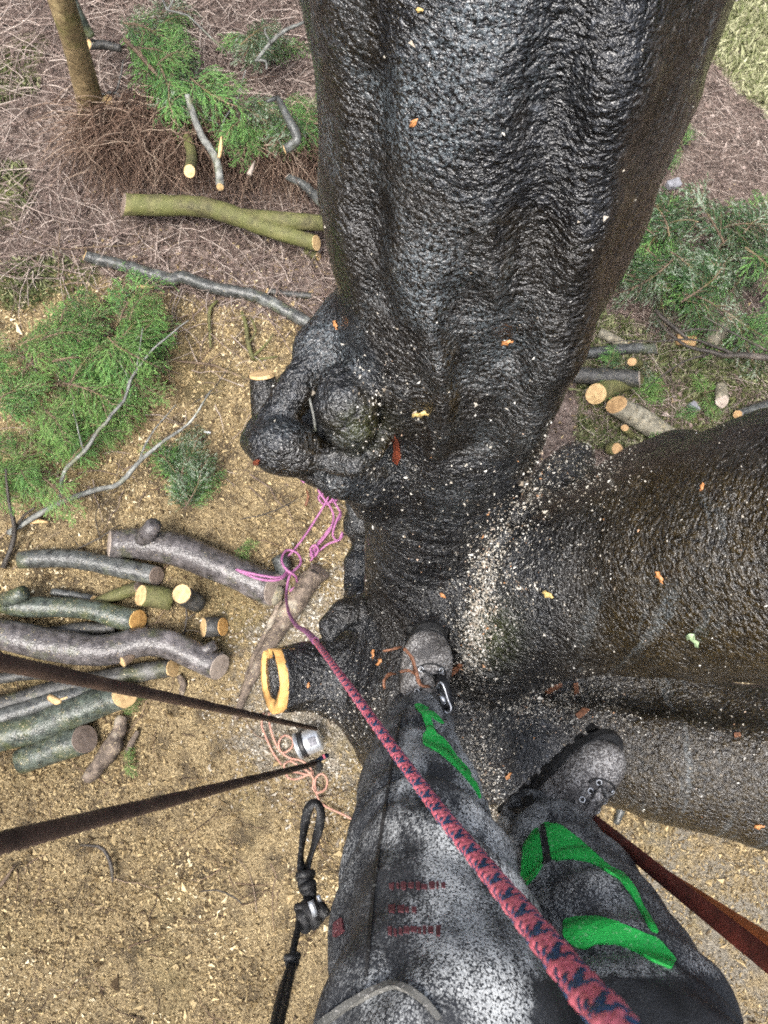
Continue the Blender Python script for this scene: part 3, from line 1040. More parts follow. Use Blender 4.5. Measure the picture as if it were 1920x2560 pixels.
zax = stub_dir.to_track_quat('Z', 'Y').to_matrix()
nn = 48
rings = []
for i in range(nn):                                        # where the flat end of the stub really ends
    a = 2 * math.pi * i / nn
    dv = zax @ Vector((math.cos(a), math.sin(a), 0))
    lo_, hi_ = 0.02, 0.16
    o_ = STUB_C - stub_dir * 0.012
    p, n_, k_, d_ = TREE.ray_cast(o_ + dv * 0.22, -dv)
    r = 0.22 - d_ if p is not None and d_ < 0.2 else 0.085
    rings.append((a, min(max(r, 0.06), 0.12)))
outer = [(r * math.cos(a), r * math.sin(a)) for a, r in rings]
def _open(a, r):
    dv_ = zax @ Vector((math.cos(a), math.sin(a), 0))
    z_ = dv_.z
    y_ = dv_.y                                               # the ring is torn open on its far side
    k_ = 0.86 - 0.08 * z_ + 0.04 * math.sin(5 * a + 1) - 0.22 * max(0, -y_) + 0.36 * max(0, min(1, (y_ - 0.72) * 5))
    return r * min(k_, 0.985)


inner = [(_open(a, r) * math.cos(a), _open(a, r) * math.sin(a)) for a, r in rings]
V, Fc = ring_mesh(STUB_C + stub_dir * 0.004, stub_dir, outer, inner)
cf = build('cut_face', V, Fc, 'wood_orange', tree)
cf['label'] = 'fresh orange ring of sawn wood on the hollow stub'
V, Fc = [], []
q = zax
V = [tuple(STUB_C + q @ Vector((x * 1.01, y * 1.01, 0.004 - 0.001 * (i % 2)))) for i, (x, y) in enumerate(inner)]
V.append(tuple(STUB_C - stub_dir * 0.09))
Fc = [(i, (i + 1) % nn, nn) for i in range(nn)]
build('hollow', V, Fc, 'bark', tree, attrs=dict(algae=np.zeros(nn + 1), lichen=np.zeros(nn + 1), dusty=np.zeros(nn + 1), moss=np.zeros(nn + 1)))
sbq = sb_dir.to_track_quat('Z', 'Y').to_matrix()
ring = []
for i in range(20):
    a = 2 * math.pi * i / 20
    dv = sbq @ Vector((math.cos(a), math.sin(a), 0))
    p, n_, k_, d_ = TREE.ray_cast(SB1 - sb_dir * 0.012 + dv * 0.15, -dv)
    r = 0.15 - d_ if p is not None else 0.045
    ring.append(SB1 + dv * r * 1.0)
sbf = cut_face(tree, ring, sb_dir, 'wood_pale')

# torn reddish inner bark and a nail of wire across the hollow of the burl


def surf_patch(name, poly, bvh, m, parent, off=0.002, thick=0.004, step=7, smooth=True):
    """a thin solid patch laid on a surface: the outline is given in photograph pixels and dropped onto the surface"""
    if step > 5:
        poly = [q for i in range(len(poly)) for q in ((poly[i - 1][0] * .12 + poly[i][0] * .88, poly[i - 1][1] * .12 + poly[i][1] * .88), (poly[i][0] * .88 + poly[(i + 1) % len(poly)][0] * .12, poly[i][1] * .88 + poly[(i + 1) % len(poly)][1] * .12))]
    xs, ys = [p[0] for p in poly], [p[1] for p in poly]
    pts = [Vector((x, y)) for x, y in poly]
    # refine the border
    fine = []
    for i in range(len(pts)):
        a, b = pts[i], pts[(i + 1) % len(pts)]
        n = max(1, int((b - a).length / step))
        fine += [a.lerp(b, k / n) for k in range(n)]
    nb = len(fine)
    gxs = np.arange(min(xs), max(xs), step)
    gys = np.arange(min(ys), max(ys), step)
    A, B = np.meshgrid(gxs, gys)
    A, B = A.ravel(), B.ravel()
    ok = in_poly(A, B, poly)
    for x, y in zip(A[ok], B[ok]):
        v = Vector((x, y))
        if min((v - f).length for f in fine) > step * 0.6:
            fine.append(v)
    vs, es, fs, *_ = delaunay_2d_cdt(fine, [(i, (i + 1) % nb) for i in range(nb)], [], 1, 1e-4)
    top, bot, good = [], [], []
    for v in vs:
        p, n = hit(v.x, v.y, bvh)
        if p is None:
            top.append(None)
            bot.append(None)
            continue
        top.append(p + n * (off + thick))
        bot.append(p + n * (off - 0.004))
    # drop faces that jump across a silhouette
    V, mp = [], {}
    Fc = []
    fs2 = []
    for f in fs:
        if any(top[i] is None for i in f):
            continue
        if max((top[f[i]] - top[f[i - 1]]).length for i in range(len(f))) > 0.085:
            continue
        fs2.append(f)
    own = {}

    def root_(i):
        while own.setdefault(i, i) != i:
            i = own[i]
        return i
    for f in fs2:
        for i in f[1:]:
            own[root_(i)] = root_(f[0])
    size_ = {}
    for f in fs2:
        size_[root_(f[0])] = size_.get(root_(f[0]), 0) + 1
    if size_:
        big_ = max(size_, key=size_.get)
        fs2 = [f for f in fs2 if root_(f[0]) == big_]
    for f in fs2:
        for i in f:
            if i not in mp:
                mp[i] = len(V)
                V += [top[i], bot[i]]
    cnt = {}
    for f in fs2:
        Fc.append(tuple(mp[i] for i in reversed(f)))
        for a, b in zip(f, f[1:] + f[:1]):
            cnt[(a, b)] = cnt.get((a, b), 0) + 1
    for (a, b) in cnt:
        if (b, a) not in cnt:
            Fc.append((mp[a], mp[b], mp[b] + 1, mp[a] + 1))
    if not Fc:
        return None
    o = build(name, [tuple(v) for v in V], Fc, m, parent, smooth=False)
    bm = bmesh.new()
    bm.from_mesh(o.data)
    bmesh.ops.recalc_face_normals(bm, faces=bm.faces)
    bm.to_mesh(o.data)
    bm.free()
    return o


for k, poly in enumerate([
        [(985, 1085), (998, 1105), (1003, 1140), (996, 1160), (984, 1150), (988, 1120)],
        [(640, 1148), (650, 1150), (648, 1160), (632, 1158)]]):
    o = surf_patch('torn_bark', poly, TREE, 'red_wood', tree, 0.0, 0.004, 5)
p0, p1 = pt(772, 988, 1.21), pt(790, 1088, 1.235)
V, Fc = tube([p0, p0.lerp(p1, .5) + Vector((.002, 0, 0)), p1], [0.0023, 0.0021, 0.002], 8, True)
tag(build('dead_twig', V, Fc, 'twig_grey'), 'thin straight grey twig caught across the hollow of the burl', 'twig')

# ------------------------------------------------------------------ the climber: legs in chainsaw trousers, boots
legL = [(pt(1042, 1800, 1.60), 0.066), (pt(1042, 1880, 1.42), 0.078), (pt(1045, 1990, 1.22), 0.092), (pt(1066, 2160, 1.03), 0.104),
        (pt(1092, 2360, 0.90), 0.116), (pt(1122, 2620, 0.76), 0.124)]
legR = [(pt(1335, 2070, 1.52), 0.064), (pt(1380, 2135, 1.38), 0.086), (pt(1440, 2240, 1.22), 0.100), (pt(1500, 2390, 1.06), 0.112),
        (pt(1570, 2540, 0.93), 0.120), (pt(1610, 2760, 0.80), 0.126)]
hipL = legL[-1][0] + Vector((0.02, -0.14, 0.16))
hipR = legR[-1][0] + Vector((-0.03, -0.10, 0.20))
pel = (hipL + hipR) / 2 + Vector((0, -0.05, 0.10))
pf = Field((-0.35, -1.35, 2.6), (0.85, 0.25, 5.0), 0.0105)
pf.chain(legL + [(hipL, 0.125)], 0.03)
pf.chain(legR + [(hipR, 0.125)], 0.03)
pf.seg(hipL, hipR, 0.125, 0.125, 0.08)
pf.seg((hipL * 0.7 + hipR * 0.3) + Vector((0, -0.03, .1)), (hipL * .3 + hipR * .7) + Vector((0, -0.03, .1)), 0.14, 0.14, 0.06)
# kneecap and cuffs
pf.chain([(pt(1060, 2090, 0.98), 0.05), (pt(1075, 2200, 0.90), 0.06)], 0.06)
pf.chain([(pt(1470, 2290, 1.06), 0.05), (pt(1500, 2350, 1.0), 0.06)], 0.06)
PV, PQ = pf.skin(2)
PN, _ = vnormals(PV, PQ)
along = PV[:, 2] * 1.0
fold = np.sin(along * 58 + 5 * vnoise(PV, 5, 61)) * np.clip(0.45 + vnoise(PV, 3.7, 71), 0, 1) * 0.011
PV = PV + PN * (fold + 0.010 * fbm(PV, 9, 81, 3))[:, None]
PN, _ = vnormals(PV, PQ)
qx, qy = to_px(PV)
dus = np.where(qx < 1260 + (qy - 2000) * 0.25, 0.95, 0.62) * np.clip(1.15 - np.clip((qy - 2330) / 260, 0, 1) * (np.abs(qx - 980) < 190), 0.15, 1)
dus = np.clip(dus + 0.25 * vnoise(PV, 6, 91) + 0.3 * np.clip((qx - 1080) / 150, 0, 1) * (qx < 1400) * (qy > 2050), 0, 1)
dus = np.where((qx > 1330) & (qy > 2440), 0.05, dus)
dus = np.where(qx < 1000 - (qy - 1800) * 0.16 + 20, dus * 0.35, dus)
person = empty('person', Vector((0.2, -0.3, 2.9)))
tag(person, 'climber in dusty black trousers with green trim, standing in the tree fork', 'person')
trousers = build('trousers', PV, PQ, 'trouser', person, attrs=dict(dusty=dus))
sm = trousers.modifiers.new('smooth', 'SUBSURF')
sm.levels = sm.render_levels = 1
LEGS = BVHTree.FromPolygons(PV.tolist(), PQ.tolist())


def crop(poly, ox, oy, k):
    return [(ox + x * k, oy + y * k) for x, y in poly]


k4, k3 = 520 / 1598, 400 / 1659
trims = [
    crop([(520, 945), (565, 915), (680, 935), (830, 1050), (960, 1170), (1060, 1260), (1150, 1300), (1215, 1370), (1262, 1440), (1310, 1560),
          (1375, 1660), (1430, 1765), (1375, 1745), (1300, 1610), (1220, 1465), (1130, 1345), (980, 1255), (880, 1212), (760, 1192), (650, 1205),
          (606, 1190), (580, 1080), (556, 965)], 1180, 1760, k4),
    crop([(478, 972), (512, 958), (535, 1090), (552, 1225), (495, 1320), (412, 1402), (378, 1340), (402, 1080)], 1180, 1760, k4),
    crop([(715, 1660), (830, 1645), (960, 1645), (1110, 1680), (1250, 1740), (1430, 1810), (1565, 1970), (1530, 2038), (1400, 1985), (1250, 1905),
          (1120, 1852), (960, 1847), (860, 1892), (790, 1872), (705, 1790)], 1180, 1760, k4),
    crop([(568, 1092), (622, 1084), (722, 1138), (805, 1208), (868, 1292), (812, 1262), (742, 1216), (722, 1208), (762, 1330), (784, 1390), (862, 1440),
          (935, 1530), (1004, 1640), (1104, 1740), (1174, 1850), (1226, 1980), (1246, 2070), (1188, 1965), (1118, 1875), (1000, 1745), (880, 1634),
          (800, 1572), (652, 1494), (648, 1402), (690, 1360), (640, 1180), (580, 1132)], 900, 1500, k3)]
for poly in trims:
    o = surf_patch('green_trim', poly, LEGS, 'green', trousers, 0.001, 0.0022, 6)
pr = random.Random(9)
for y0, x0, x1, h_ in ((2206, 974, 1108, 20), (2262, 972, 1046, 26), (2314, 970, 1102, 28)):
    x = x0
    while x < x1:
        w_ = pr.uniform(7, 17)
        t_, b_ = y0 + pr.uniform(0, h_ * .35), y0 + h_ - pr.uniform(0, h_ * .35)
        surf_patch('red_print', [(x, t_), (x + w_ * .5, t_ + pr.uniform(-3, 3)), (x + w_, t_ + pr.uniform(-2, 4)), (x + w_ * .9, b_), (x + w_ * .4, b_ + pr.uniform(-4, 2)), (x + 1, b_ - 2)], LEGS, 'red_print', trousers, 0.0004, 0.0009, 5)
        x += w_ + pr.uniform(1, 6)
surf_patch('pale_seam', [(800, 2554), (860, 2510), (930, 2474), (985, 2458), (1030, 2470), (1070, 2500), (1105, 2545), (1092, 2552), (1058, 2512),
                         (1020, 2484), (985, 2472), (940, 2488), (870, 2526), (815, 2566)], LEGS, 'seam', trousers, 0.001, 0.004, 8)
surf_patch('red_logo', [(836, 2310), (858, 2294), (862, 2330), (836, 2346)], LEGS, 'red_print', trousers, 0.001, 0.002, 6)
surf_patch('side_seam', [(1003, 1775), (1008, 1776), (992, 1862), (970, 2000), (942, 2200), (920, 2440), (912, 2440), (934, 2200), (963, 2000), (987, 1860)], LEGS, 'web_black', trousers, 0.0005, 0.0015, 6)
surf_patch('zip', [(1353, 2066), (1364, 2064), (1380, 2150), (1366, 2160)], LEGS, 'web_black', trousers, 0.001, 0.004, 5)


def ribbon(P, width, thick=0.0022, m='web_black', name='strap', parent=None, side=None, twist=None):
    """flat webbing along points; its face looks towards side (a vector) turned by twist(i)"""
    T, U, B = frames(P)
    V, Fc = [], []
    for i, p in enumerate(P):
        s_ = Vector(side) if side is not None else U[i]
        nrm = (s_ - T[i] * s_.dot(T[i])).normalized()
        if twist:
            nrm = (Matrix.Rotation(twist(i / (len(P) - 1)), 3, T[i]) @ nrm)
        w = T[i].cross(nrm).normalized() * (width[i] if hasattr(width, '__len__') else width) / 2
        for a, b in ((-1, -1), (1, -1), (1, 1), (-1, 1)):
            V.append(tuple(p + w * a + nrm * thick * b / 2))
    m_ = len(P)
    for i in range(m_ - 1):
        for j in range(4):
            a, b = i * 4 + j, i * 4 + (j + 1) % 4
            Fc.append((a, b, b + 4, a + 4))
    Fc += [(3, 2, 1, 0), tuple((m_ - 1) * 4 + j for j in range(4))]
    return V, Fc


def make_boot(toe, heel, upv, label):
    fwd = (toe - heel).normalized()
    sidev = upv.cross(fwd).normalized()
    upv = fwd.cross(sidev).normalized()
    A = np.array([tuple(fwd), tuple(sidev), tuple(upv)])         # local rows
    org = np.array(heel)

    def world(L):
        return np.asarray(L) @ A + org
    f = Field((-0.05, -0.09, -0.04), (0.36, 0.09, 0.30), 0.0062)
    f.ell((0.245, 0.004, 0.050), (0.070, 0.054, 0.047), 0.02)
    f.ell((0.175, 0.002, 0.055), (0.095, 0.052, 0.056), 0.03)
    f.ell((0.075, 0.0, 0.058), (0.085, 0.046, 0.056), 0.03)
    f.chain([(Vector((0.060, 0, 0.07)), 0.050), (Vector((0.055, 0, 0.15)), 0.050), (Vector((0.045, 0, 0.25)), 0.056)], 0.03)
    f.chain([(Vector((0.20, 0, 0.085)), 0.022), (Vector((0.12, 0, 0.13)), 0.028)], 0.03)
    f.seg(Vector((0.255, -0.05, 0.052)), Vector((0.255, 0.05, 0.052)), 0.004, 0.004, 0.01)
    V, Q = f.skin(2)
    N, _ = vnormals(V, Q)
    V = V + N * (0.0025 * fbm(V, 26, 5, 2))[:, None]
    bvh = BVHTree.FromPolygons(V.tolist(), Q.tolist())
    b = build('boot', world(V), Q, 'boot', person)
    b['label'] = label
    sb = b.modifiers.new('smooth', 'SUBSURF')
    sb.levels = sb.render_levels = 1
    # sole with a rand and lugs
    n = 40
    out = []
    for i in range(n):
        a = 2 * math.pi * i / n
        x = 0.158 + 0.166 * math.cos(a)
        w = 0.060 - 0.012 * math.exp(-((x - 0.12) / 0.05) ** 2)
        out.append((x, w * math.copysign(abs(math.sin(a)) ** 0.75, math.sin(a))))
    SV, SF = [], []
    for sc, z in ((0.93, 0.0), (1.0, 0.006), (1.0, 0.024), (0.95, 0.034)):
        SV += [(0.158 + (x - 0.158) * sc, y * sc, z) for x, y in out]
    for k in range(3):
        SF += [(k * n + i, k * n + (i + 1) % n, (k + 1) * n + (i + 1) % n, (k + 1) * n + i) for i in range(n)]
    SF += [tuple(reversed(range(n))), tuple(3 * n + i for i in range(n))]
    for lx in np.arange(0.03, 0.30, 0.033):
        for ly in (-0.036, 0.0, 0.036):
            c = len(SV)
            for dx, dy in ((-1, -1), (1, -1), (1, 1), (-1, 1)):
                SV += [(lx + dx * 0.011, ly + dy * 0.013, 0.004), (lx + dx * 0.010, ly + dy * 0.011, -0.010)]
            for i in range(4):
                a0, a1 = c + 2 * i, c + 2 * ((i + 1) % 4)
                SF.append((a0, a1, a1 + 1, a0 + 1))
            SF.append((c + 1, c + 3, c + 5, c + 7))
    build('sole', world(SV), SF, 'sole', b, smooth=False)

    def drop(x, y, extra=0.0):
        p, nn_, i, d_ = bvh.ray_cast(Vector((x + 0.06, y * 1.6, 0.4)), Vector((-0.06 / 0.34, -y * 0.6 / 0.34, -1)).normalized())
        if p is None:
            return None, None
        return p + nn_ * extra, nn_
    cols = {-1: [], 1: []}
    for i in range(5):
        x = 0.238 - i * 0.024
        for sgn in (-1, 1):
            p, nn_ = drop(x, sgn * (0.020 + 0.002 * i), 0.0015)
            if p is None:
                continue
            cols[sgn].append(p)
            t = nn_.to_track_quat('Z', 'Y').to_matrix()
            ringp = [p + t @ Vector((0.0052 * math.cos(a), 0.0052 * math.sin(a), 0)) for a in np.linspace(0, 2 * math.pi, 13)]
            v, fc = tube(ringp, [0.0014] * len(ringp), 6, False)
            build('eyelet', world(v), fc, 'tin', b)
    for sx, w_ in ((0.252, 0.052), (0.150, 0.048)):             # stitched seams of the toe cap and the quarters
        arc = []
        for k in range(15):
            a_ = math.pi * (k / 14 - 0.5)
            p, nn_ = drop(sx - 0.028 * (1 - math.cos(a_)) * (1 if sx > .2 else -1), w_ * 0.62 * math.sin(a_), 0.0008)
            if p is not None:
                arc.append(p)
        if len(arc) > 4:
            v, fc = tube(arc, [0.0021] * len(arc), 6, True)
            build('seam', world(v), fc, 'sole', b)
    tg = [drop(x_, 0.0, 0.001)[0] for x_ in (0.235, 0.21, 0.185, 0.16, 0.14)]
    tg = [p for p in tg if p is not None]
    if len(tg) > 2:
        v, fc = ribbon(tg, 0.030, 0.003, side=Vector((0.3, 0, 1)))
        build('tongue', world(np.array([tuple(q) for q in v])), fc, 'boot', b)
    specs = []
    for i in range(min(len(cols[-1]), len(cols[1])) - 1):
        for s0 in (-1, 1):
            a_, c_ = cols[s0][i], cols[-s0][i + 1]
            mid = (a_ + c_) / 2 + Vector((0.002, 0, 0.007 + 0.002 * s0))
            specs.append(dict(P=[a_, mid, c_], R_=[0.0030] * 3, n=6))
    v, fc = tubes(specs)
    build('lace', world(v), fc, 'web_black', b)
    return b, world, bvh


UPZ = Vector((0, 0, 1))
bootL, bLw, bLb = make_boot(pt(1075, 1535, 1.66), pt(1036, 1880, 1.72), Vector((0.02, -0.12, 1)), 'left boot of dusty dark leather with laces, toe against the stem')
bootR, bRw, bRb = make_boot(pt(1520, 1840, 1.56), pt(1266, 2068, 1.62), Vector((0.30, -0.30, 1)), 'right boot of dusty dark leather standing on the lower limb')


def curve(pts, step=0.012):
    Q, _ = catmull(pts, [1] * len(pts), step)
    return Q


# strap, bracket and wire of the foot ascender on the left boot; straps on the right boot
asc = empty('foot_ascender', pt(1105, 1730, 1.55))
tag(asc, 'small metal foot ascender strapped to the outer side of the left boot', 'climbing gear')
V, Fc = ribbon(curve([pt(1088, 1698, 1.57), pt(1104, 1700, 1.54), pt(1116, 1730, 1.53), pt(1120, 1775, 1.52)]), 0.022, 0.004, side=-ray(1100, 1720))
build('body_plate', V, Fc, 'black_plastic', asc)
path = curve([pt(1092, 1722, 1.53), pt(1098, 1706, 1.525), pt(1108, 1712, 1.52), pt(1120, 1750, 1.515), pt(1128, 1768, 1.51), pt(1122, 1784, 1.51), pt(1110, 1776, 1.515)], 0.008)
V, Fc = tube(path, [0.0026] * len(path), 8, True)
build('wire_gate', V, Fc, 'steel', asc)
V, Fc = tube([pt(1100, 1735, 1.53), pt(1108, 1748, 1.525), pt(1112, 1762, 1.52)], [0.006, 0.007, 0.005], 10, True)
build('cam', V, Fc, 'steel', asc)
V, Fc = tube([pt(1086, 1716, 1.545), pt(1124, 1720, 1.535)], [0.005, 0.005], 10, True)
build('axle', V, Fc, 'steel', asc)

sp = curve([pt(1312, 1975, 1.58), pt(1318, 1995, 1.50), pt(1328, 2025, 1.44), pt(1345, 2070, 1.37)])
V, Fc = ribbon(sp, 0.024, 0.003, side=-ray(1320, 1980))
tag(build('foot_strap', V, Fc, 'web_black'), 'black webbing strap running up over the right boot instep', 'strap')
sp = curve([pt(1420, 2058, 1.47), pt(1350, 2030, 1.42), pt(1270, 2030, 1.50)])
V, Fc = ribbon(sp, 0.018, 0.003, side=-ray(1340, 2020))
tag(build('ankle_strap', V, Fc, 'web_black'), 'dark strap wrapped across the right ankle above the boot', 'strap')

# wood shavings caught on the left boot
for lab, pp, w in (('long reddish wood shaving lying along the left boot laces', [(1010, 1620, 1.50), (1030, 1645, 1.49), (1040, 1680, 1.49), (1052, 1712, 1.485), (1075, 1716, 1.49)], 0.009),
                   ('curled brown shaving hooked at the left trouser cuff', [(962, 1722, 1.46), (960, 1702, 1.46), (972, 1686, 1.47), (990, 1684, 1.485)], 0.007),
                   ('short reddish shaving across the left boot ankle', [(1000, 1680, 1.475), (1022, 1676, 1.475), (1036, 1684, 1.475)], 0.007),
                   ('reddish shaving sticking out from the side of left boot', [(958, 1628, 1.52), (985, 1622, 1.52), (1004, 1616, 1.53)], 0.006)):
    P = curve([pt(*q) for q in pp], 0.006)
    V, Fc = ribbon(P, [w * (0.6 + 0.4 * math.sin(math.pi * i / (len(P) - 1)) + 0.15 * math.sin(i * 1.9)) for i in range(len(P))], 0.002, side=-ray(1000, 1650), twist=lambda t: 0.8 * math.sin(5 * t))
    tag(build('wood_shaving', V, Fc, 'shaving'), lab, 'shaving')
for lab, poly in (('orange wood splinter beside the toe of the left boot', [(1118, 1690), (1126, 1672), (1148, 1658), (1158, 1662), (1144, 1676), (1128, 1692)]),
                  ('orange splinter in the crotch left of two others', [(1362, 1730), (1380, 1716), (1402, 1708), (1404, 1718), (1386, 1728), (1366, 1738)]),
                  ('stubby upright orange splinter in the crotch of the limbs', [(1432, 1712), (1444, 1708), (1448, 1732), (1436, 1738)]),
                  ('thin orange splinter in sawdust below the limbs', [(1440, 1788), (1456, 1774), (1474, 1776), (1462, 1788), (1446, 1798)]),
                  ('small orange splinter on lower limb nearest its edge', [(1834, 1836), (1850, 1834), (1852, 1842), (1836, 1844)])):
    o = surf_patch('wood_splinter', poly, TREE, 'shaving', None, 0.003, 0.006, 4)
    tag(o, lab, 'splinter')

# ------------------------------------------------------------------ ropes


def braid(name, P, rad, label, cat, carriers=8, pitch=0.058, blue=(0, 4), blue2=(0, 1, 4, 5)):
    """two families of strands wound over and under one another"""
    root = empty(name, P[0])
    tag(root, label, cat)
    # even steps
    L = [0.0]
    for a, b in zip(P, P[1:]):
        L.append(L[-1] + (b - a).length)
    n = int(L[-1] / 0.0032)
    Q, k = [], 0
    for i in range(n + 1):
        s_ = L[-1] * i / n
        while k < len(L) - 2 and L[k + 1] < s_:
            k += 1
        f = (s_ - L[k]) / max(1e-9, L[k + 1] - L[k])
        Q.append(P[k].lerp(P[k + 1], f))
    T, U, B = frames(Q)
    Qa, Ua, Ba, Ta = (np.array([tuple(v) for v in A]) for A in (Q, U, B, T))
    ss = np.linspace(0, L[-1], n + 1)
    for fam in (1, -1):
        for c in range(carriers):
            ph = fam * 2 * math.pi * ss / pitch + 2 * math.pi * c / carriers
            wv = fam * np.cos(carriers * 2 * math.pi * ss / pitch) * rad * 0.13
            rr = rad * 0.86 + wv
            er = np.cos(ph)[:, None] * Ua + np.sin(ph)[:, None] * Ba
            et = -np.sin(ph)[:, None] * Ua + np.cos(ph)[:, None] * Ba
            tang = Ta * 1.0 + et * (fam * 2 * math.pi * rad / pitch)
            tang /= np.linalg.norm(tang, axis=1)[:, None]
            wid = np.cross(er, tang)
            ctr = Qa + er * rr[:, None]
            m_ = 6
            V = []
            for j in range(m_):
                a = 2 * math.pi * j / m_
                V.append(ctr + wid * (math.cos(a) * rad * 0.33) + er * (math.sin(a) * rad * 0.15))
            V = np.stack(V, 1).reshape(-1, 3)
            i0 = np.arange(n)[:, None] * m_
            j0 = np.arange(m_)[None]
            Fq = np.stack([i0 + j0, i0 + (j0 + 1) % m_, i0 + m_ + (j0 + 1) % m_, i0 + m_ + j0], -1).reshape(-1, 4)
            build('strand', V, Fq, 'strand_blue' if (c in (blue if fam > 0 else blue2)) else 'strand_pink', root)
    v, f = tube(Q[::3], [rad * 0.80] * len(Q[::3]), 10, True)
    build('core', v, f, 'strand_blue', root)
    return root


cl = curve([pt(1720, 2900, 0.13), pt(1556, 2590, 0.165), pt(1440, 2450, 0.215), pt(1230, 2190, 0.36), pt(1085, 2010, 0.50), pt(960, 1840, 0.68), pt(880, 1728, 0.86),
            pt(820, 1645, 1.12), pt(788, 1602, 1.42)], 0.01)
braid('climbing_rope', cl, 0.0048, 'thick pink and blue braided climbing rope running over the left leg', 'rope')

spur = empty('rope_tail', gz(720, 1440, 0.05))
tag(spur, 'thin pink purple rope tail trailing over the log and up towards the climbing rope', 'rope')
P = curve([pt(789, 1603, 1.44), pt(765, 1578, 1.9), pt(740, 1562, 2.6), pt(722, 1530, 3.3), gz(716, 1490, 0.35), gz(724, 1440, 0.20), gz(752, 1408, 0.12), gz(742, 1382, 0.08),
           gz(716, 1376, 0.10), gz(704, 1400, 0.16), gz(716, 1424, 0.20), gz(738, 1440, 0.17), gz(742, 1462, 0.06), gz(724, 1478, 0.04)], 0.02)
V, Fc = tube(P, [0.0075] * len(P), 8, True)
build('strand', V, Fc, 'rope_pink', spur)
P = curve([gz(590, 1424, 0.235), gz(640, 1436, 0.245), gz(690, 1444, 0.24), gz(712, 1436, 0.20), gz(718, 1420, 0.16)], 0.02)
V, Fc = tube(P, [0.0075] * len(P), 8, True)
build('strand', V, Fc, 'rope_pink', spur)
P = curve([gz(598, 1428, 0.235), gz(650, 1448, 0.24), gz(695, 1450, 0.23), gz(716, 1436, 0.18), gz(730, 1428, 0.14)], 0.02)
V, Fc = tube(P, [0.0075] * len(P), 8, True)
build('strand', V, Fc, 'rope_pink', spur)


def loopy(name, pts, z, r, m, label, cat='rope', parent=None):
    P = curve([gz(x, y, z + (0.02 if i % 3 == 1 else 0.0)) for i, (x, y) in enumerate(pts)], 0.018)
    V, Fc = tube(P, [r] * len(P), 8, True)
    o = build(name, V, Fc, m, parent)
    if label:
        tag(o, label, cat)
    return o


rp = empty('rope_pile', gz(820, 1300, 0.0))
tag(rp, 'tangle of thin pink rope heaped on the wood chips left of the trunk', 'rope')
loopy('coil', [(752, 1196), (760, 1206), (778, 1198), (800, 1210), (806, 1226), (796, 1244), (812, 1262), (830, 1250), (838, 1232), (822, 1218), (806, 1236), (818, 1256),
               (846, 1246), (852, 1222), (840, 1212), (826, 1230), (840, 1262), (852, 1284), (846, 1300), (826, 1318), (808, 1342), (790, 1366), (786, 1392)], 0.03, 0.0070, 'rope_pink', None, parent=rp)
loopy('coil', [(796, 1200), (798, 1230), (822, 1262), (834, 1290), (826, 1322), (806, 1350), (782, 1376), (776, 1390), (792, 1382), (820, 1360), (848, 1350), (858, 1336)], 0.045, 0.0070, 'rope_pink', None, parent=rp)
loopy('coil', [(834, 1214), (812, 1260), (788, 1300), (762, 1340), (734, 1376), (714, 1396)], 0.035, 0.0070, 'rope_pink', None, parent=rp)
loopy('coil', [(852, 1280), (838, 1310), (832, 1340), (846, 1352), (856, 1330)], 0.05, 0.0070, 'rope_pink', None, parent=rp)
loopy('coil', [(786, 1392), (796, 1376), (788, 1362), (776, 1372), (782, 1392), (776, 1402)], 0.06, 0.0070, 'rope_pink', None, parent=rp)

cp = empty('cord_pile', gz(740, 1900, 0.0))
tag(cp, 'loops of thin salmon cord lying beside the tin on the chips', 'cord')
loopy('coil', [(660, 1782), (654, 1812), (668, 1850), (684, 1884), (704, 1912)], 0.02, 0.0062, 'cord_salmon', None, parent=cp)
loopy('coil', [(672, 1782), (676, 1820), (690, 1860), (706, 1882), (728, 1870), (732, 1850), (712, 1838), (698, 1852), (700, 1876), (722, 1894), (754, 1902), (776, 1920),
               (782, 1938), (764, 1936), (740, 1930), (716, 1928), (710, 1912), (726, 1902), (748, 1916), (772, 1930), (784, 1950), (782, 1972), (796, 1982), (814, 1972), (818, 1950),
               (806, 1934), (790, 1944), (788, 1970), (800, 2004), (826, 2022), (858, 2036), (900, 2060)], 0.03, 0.0062, 'cord_salmon', None, parent=cp)
loopy('coil', [(712, 1924), (720, 1944), (740, 1948), (762, 1940), (780, 1930)], 0.04, 0.0062, 'cord_salmon', None, parent=cp)


def tight(name, a, b, r0, label, ext, m='rope_brown', frac=1.0):
    d = (a - b)
    P = [b.lerp(a + d * ext, i / 60) for i in range(61)]
    # a shallow twist relief along the rope
    V, Fc = [], []
    T, U, B = frames(P)
    n_ = 12
    L = (P[-1] - P[0]).length
    N_ = int(L / 0.006)
    A_ = np.array(P[0])
    D_ = np.array(P[-1]) - A_
    s_ = np.linspace(0, 1, N_ + 1)
    ang = np.linspace(0, 2 * math.pi, n_, endpoint=False)
    rr = r0 * (1 + 0.09 * np.cos(4 * (ang[None] + s_[:, None] * L * 2 * math.pi / 0.05)) + 0.07 * np.cos(4 * (ang[None] - s_[:, None] * L * 2 * math.pi / 0.05)))
    V = A_ + s_[:, None, None] * D_ + rr[:, :, None] * (np.cos(ang)[None, :, None] * np.array(U[0]) + np.sin(ang)[None, :, None] * np.array(B[0]))
    V = V.reshape(-1, 3)
    i0 = np.arange(N_)[:, None] * n_
    j0 = np.arange(n_)[None]
    Fq = np.stack([i0 + j0, i0 + (j0 + 1) % n_, i0 + n_ + (j0 + 1) % n_, i0 + n_ + j0], -1).reshape(-1, 4)
    return tag(build(name, V, Fq, m), label, 'rope')


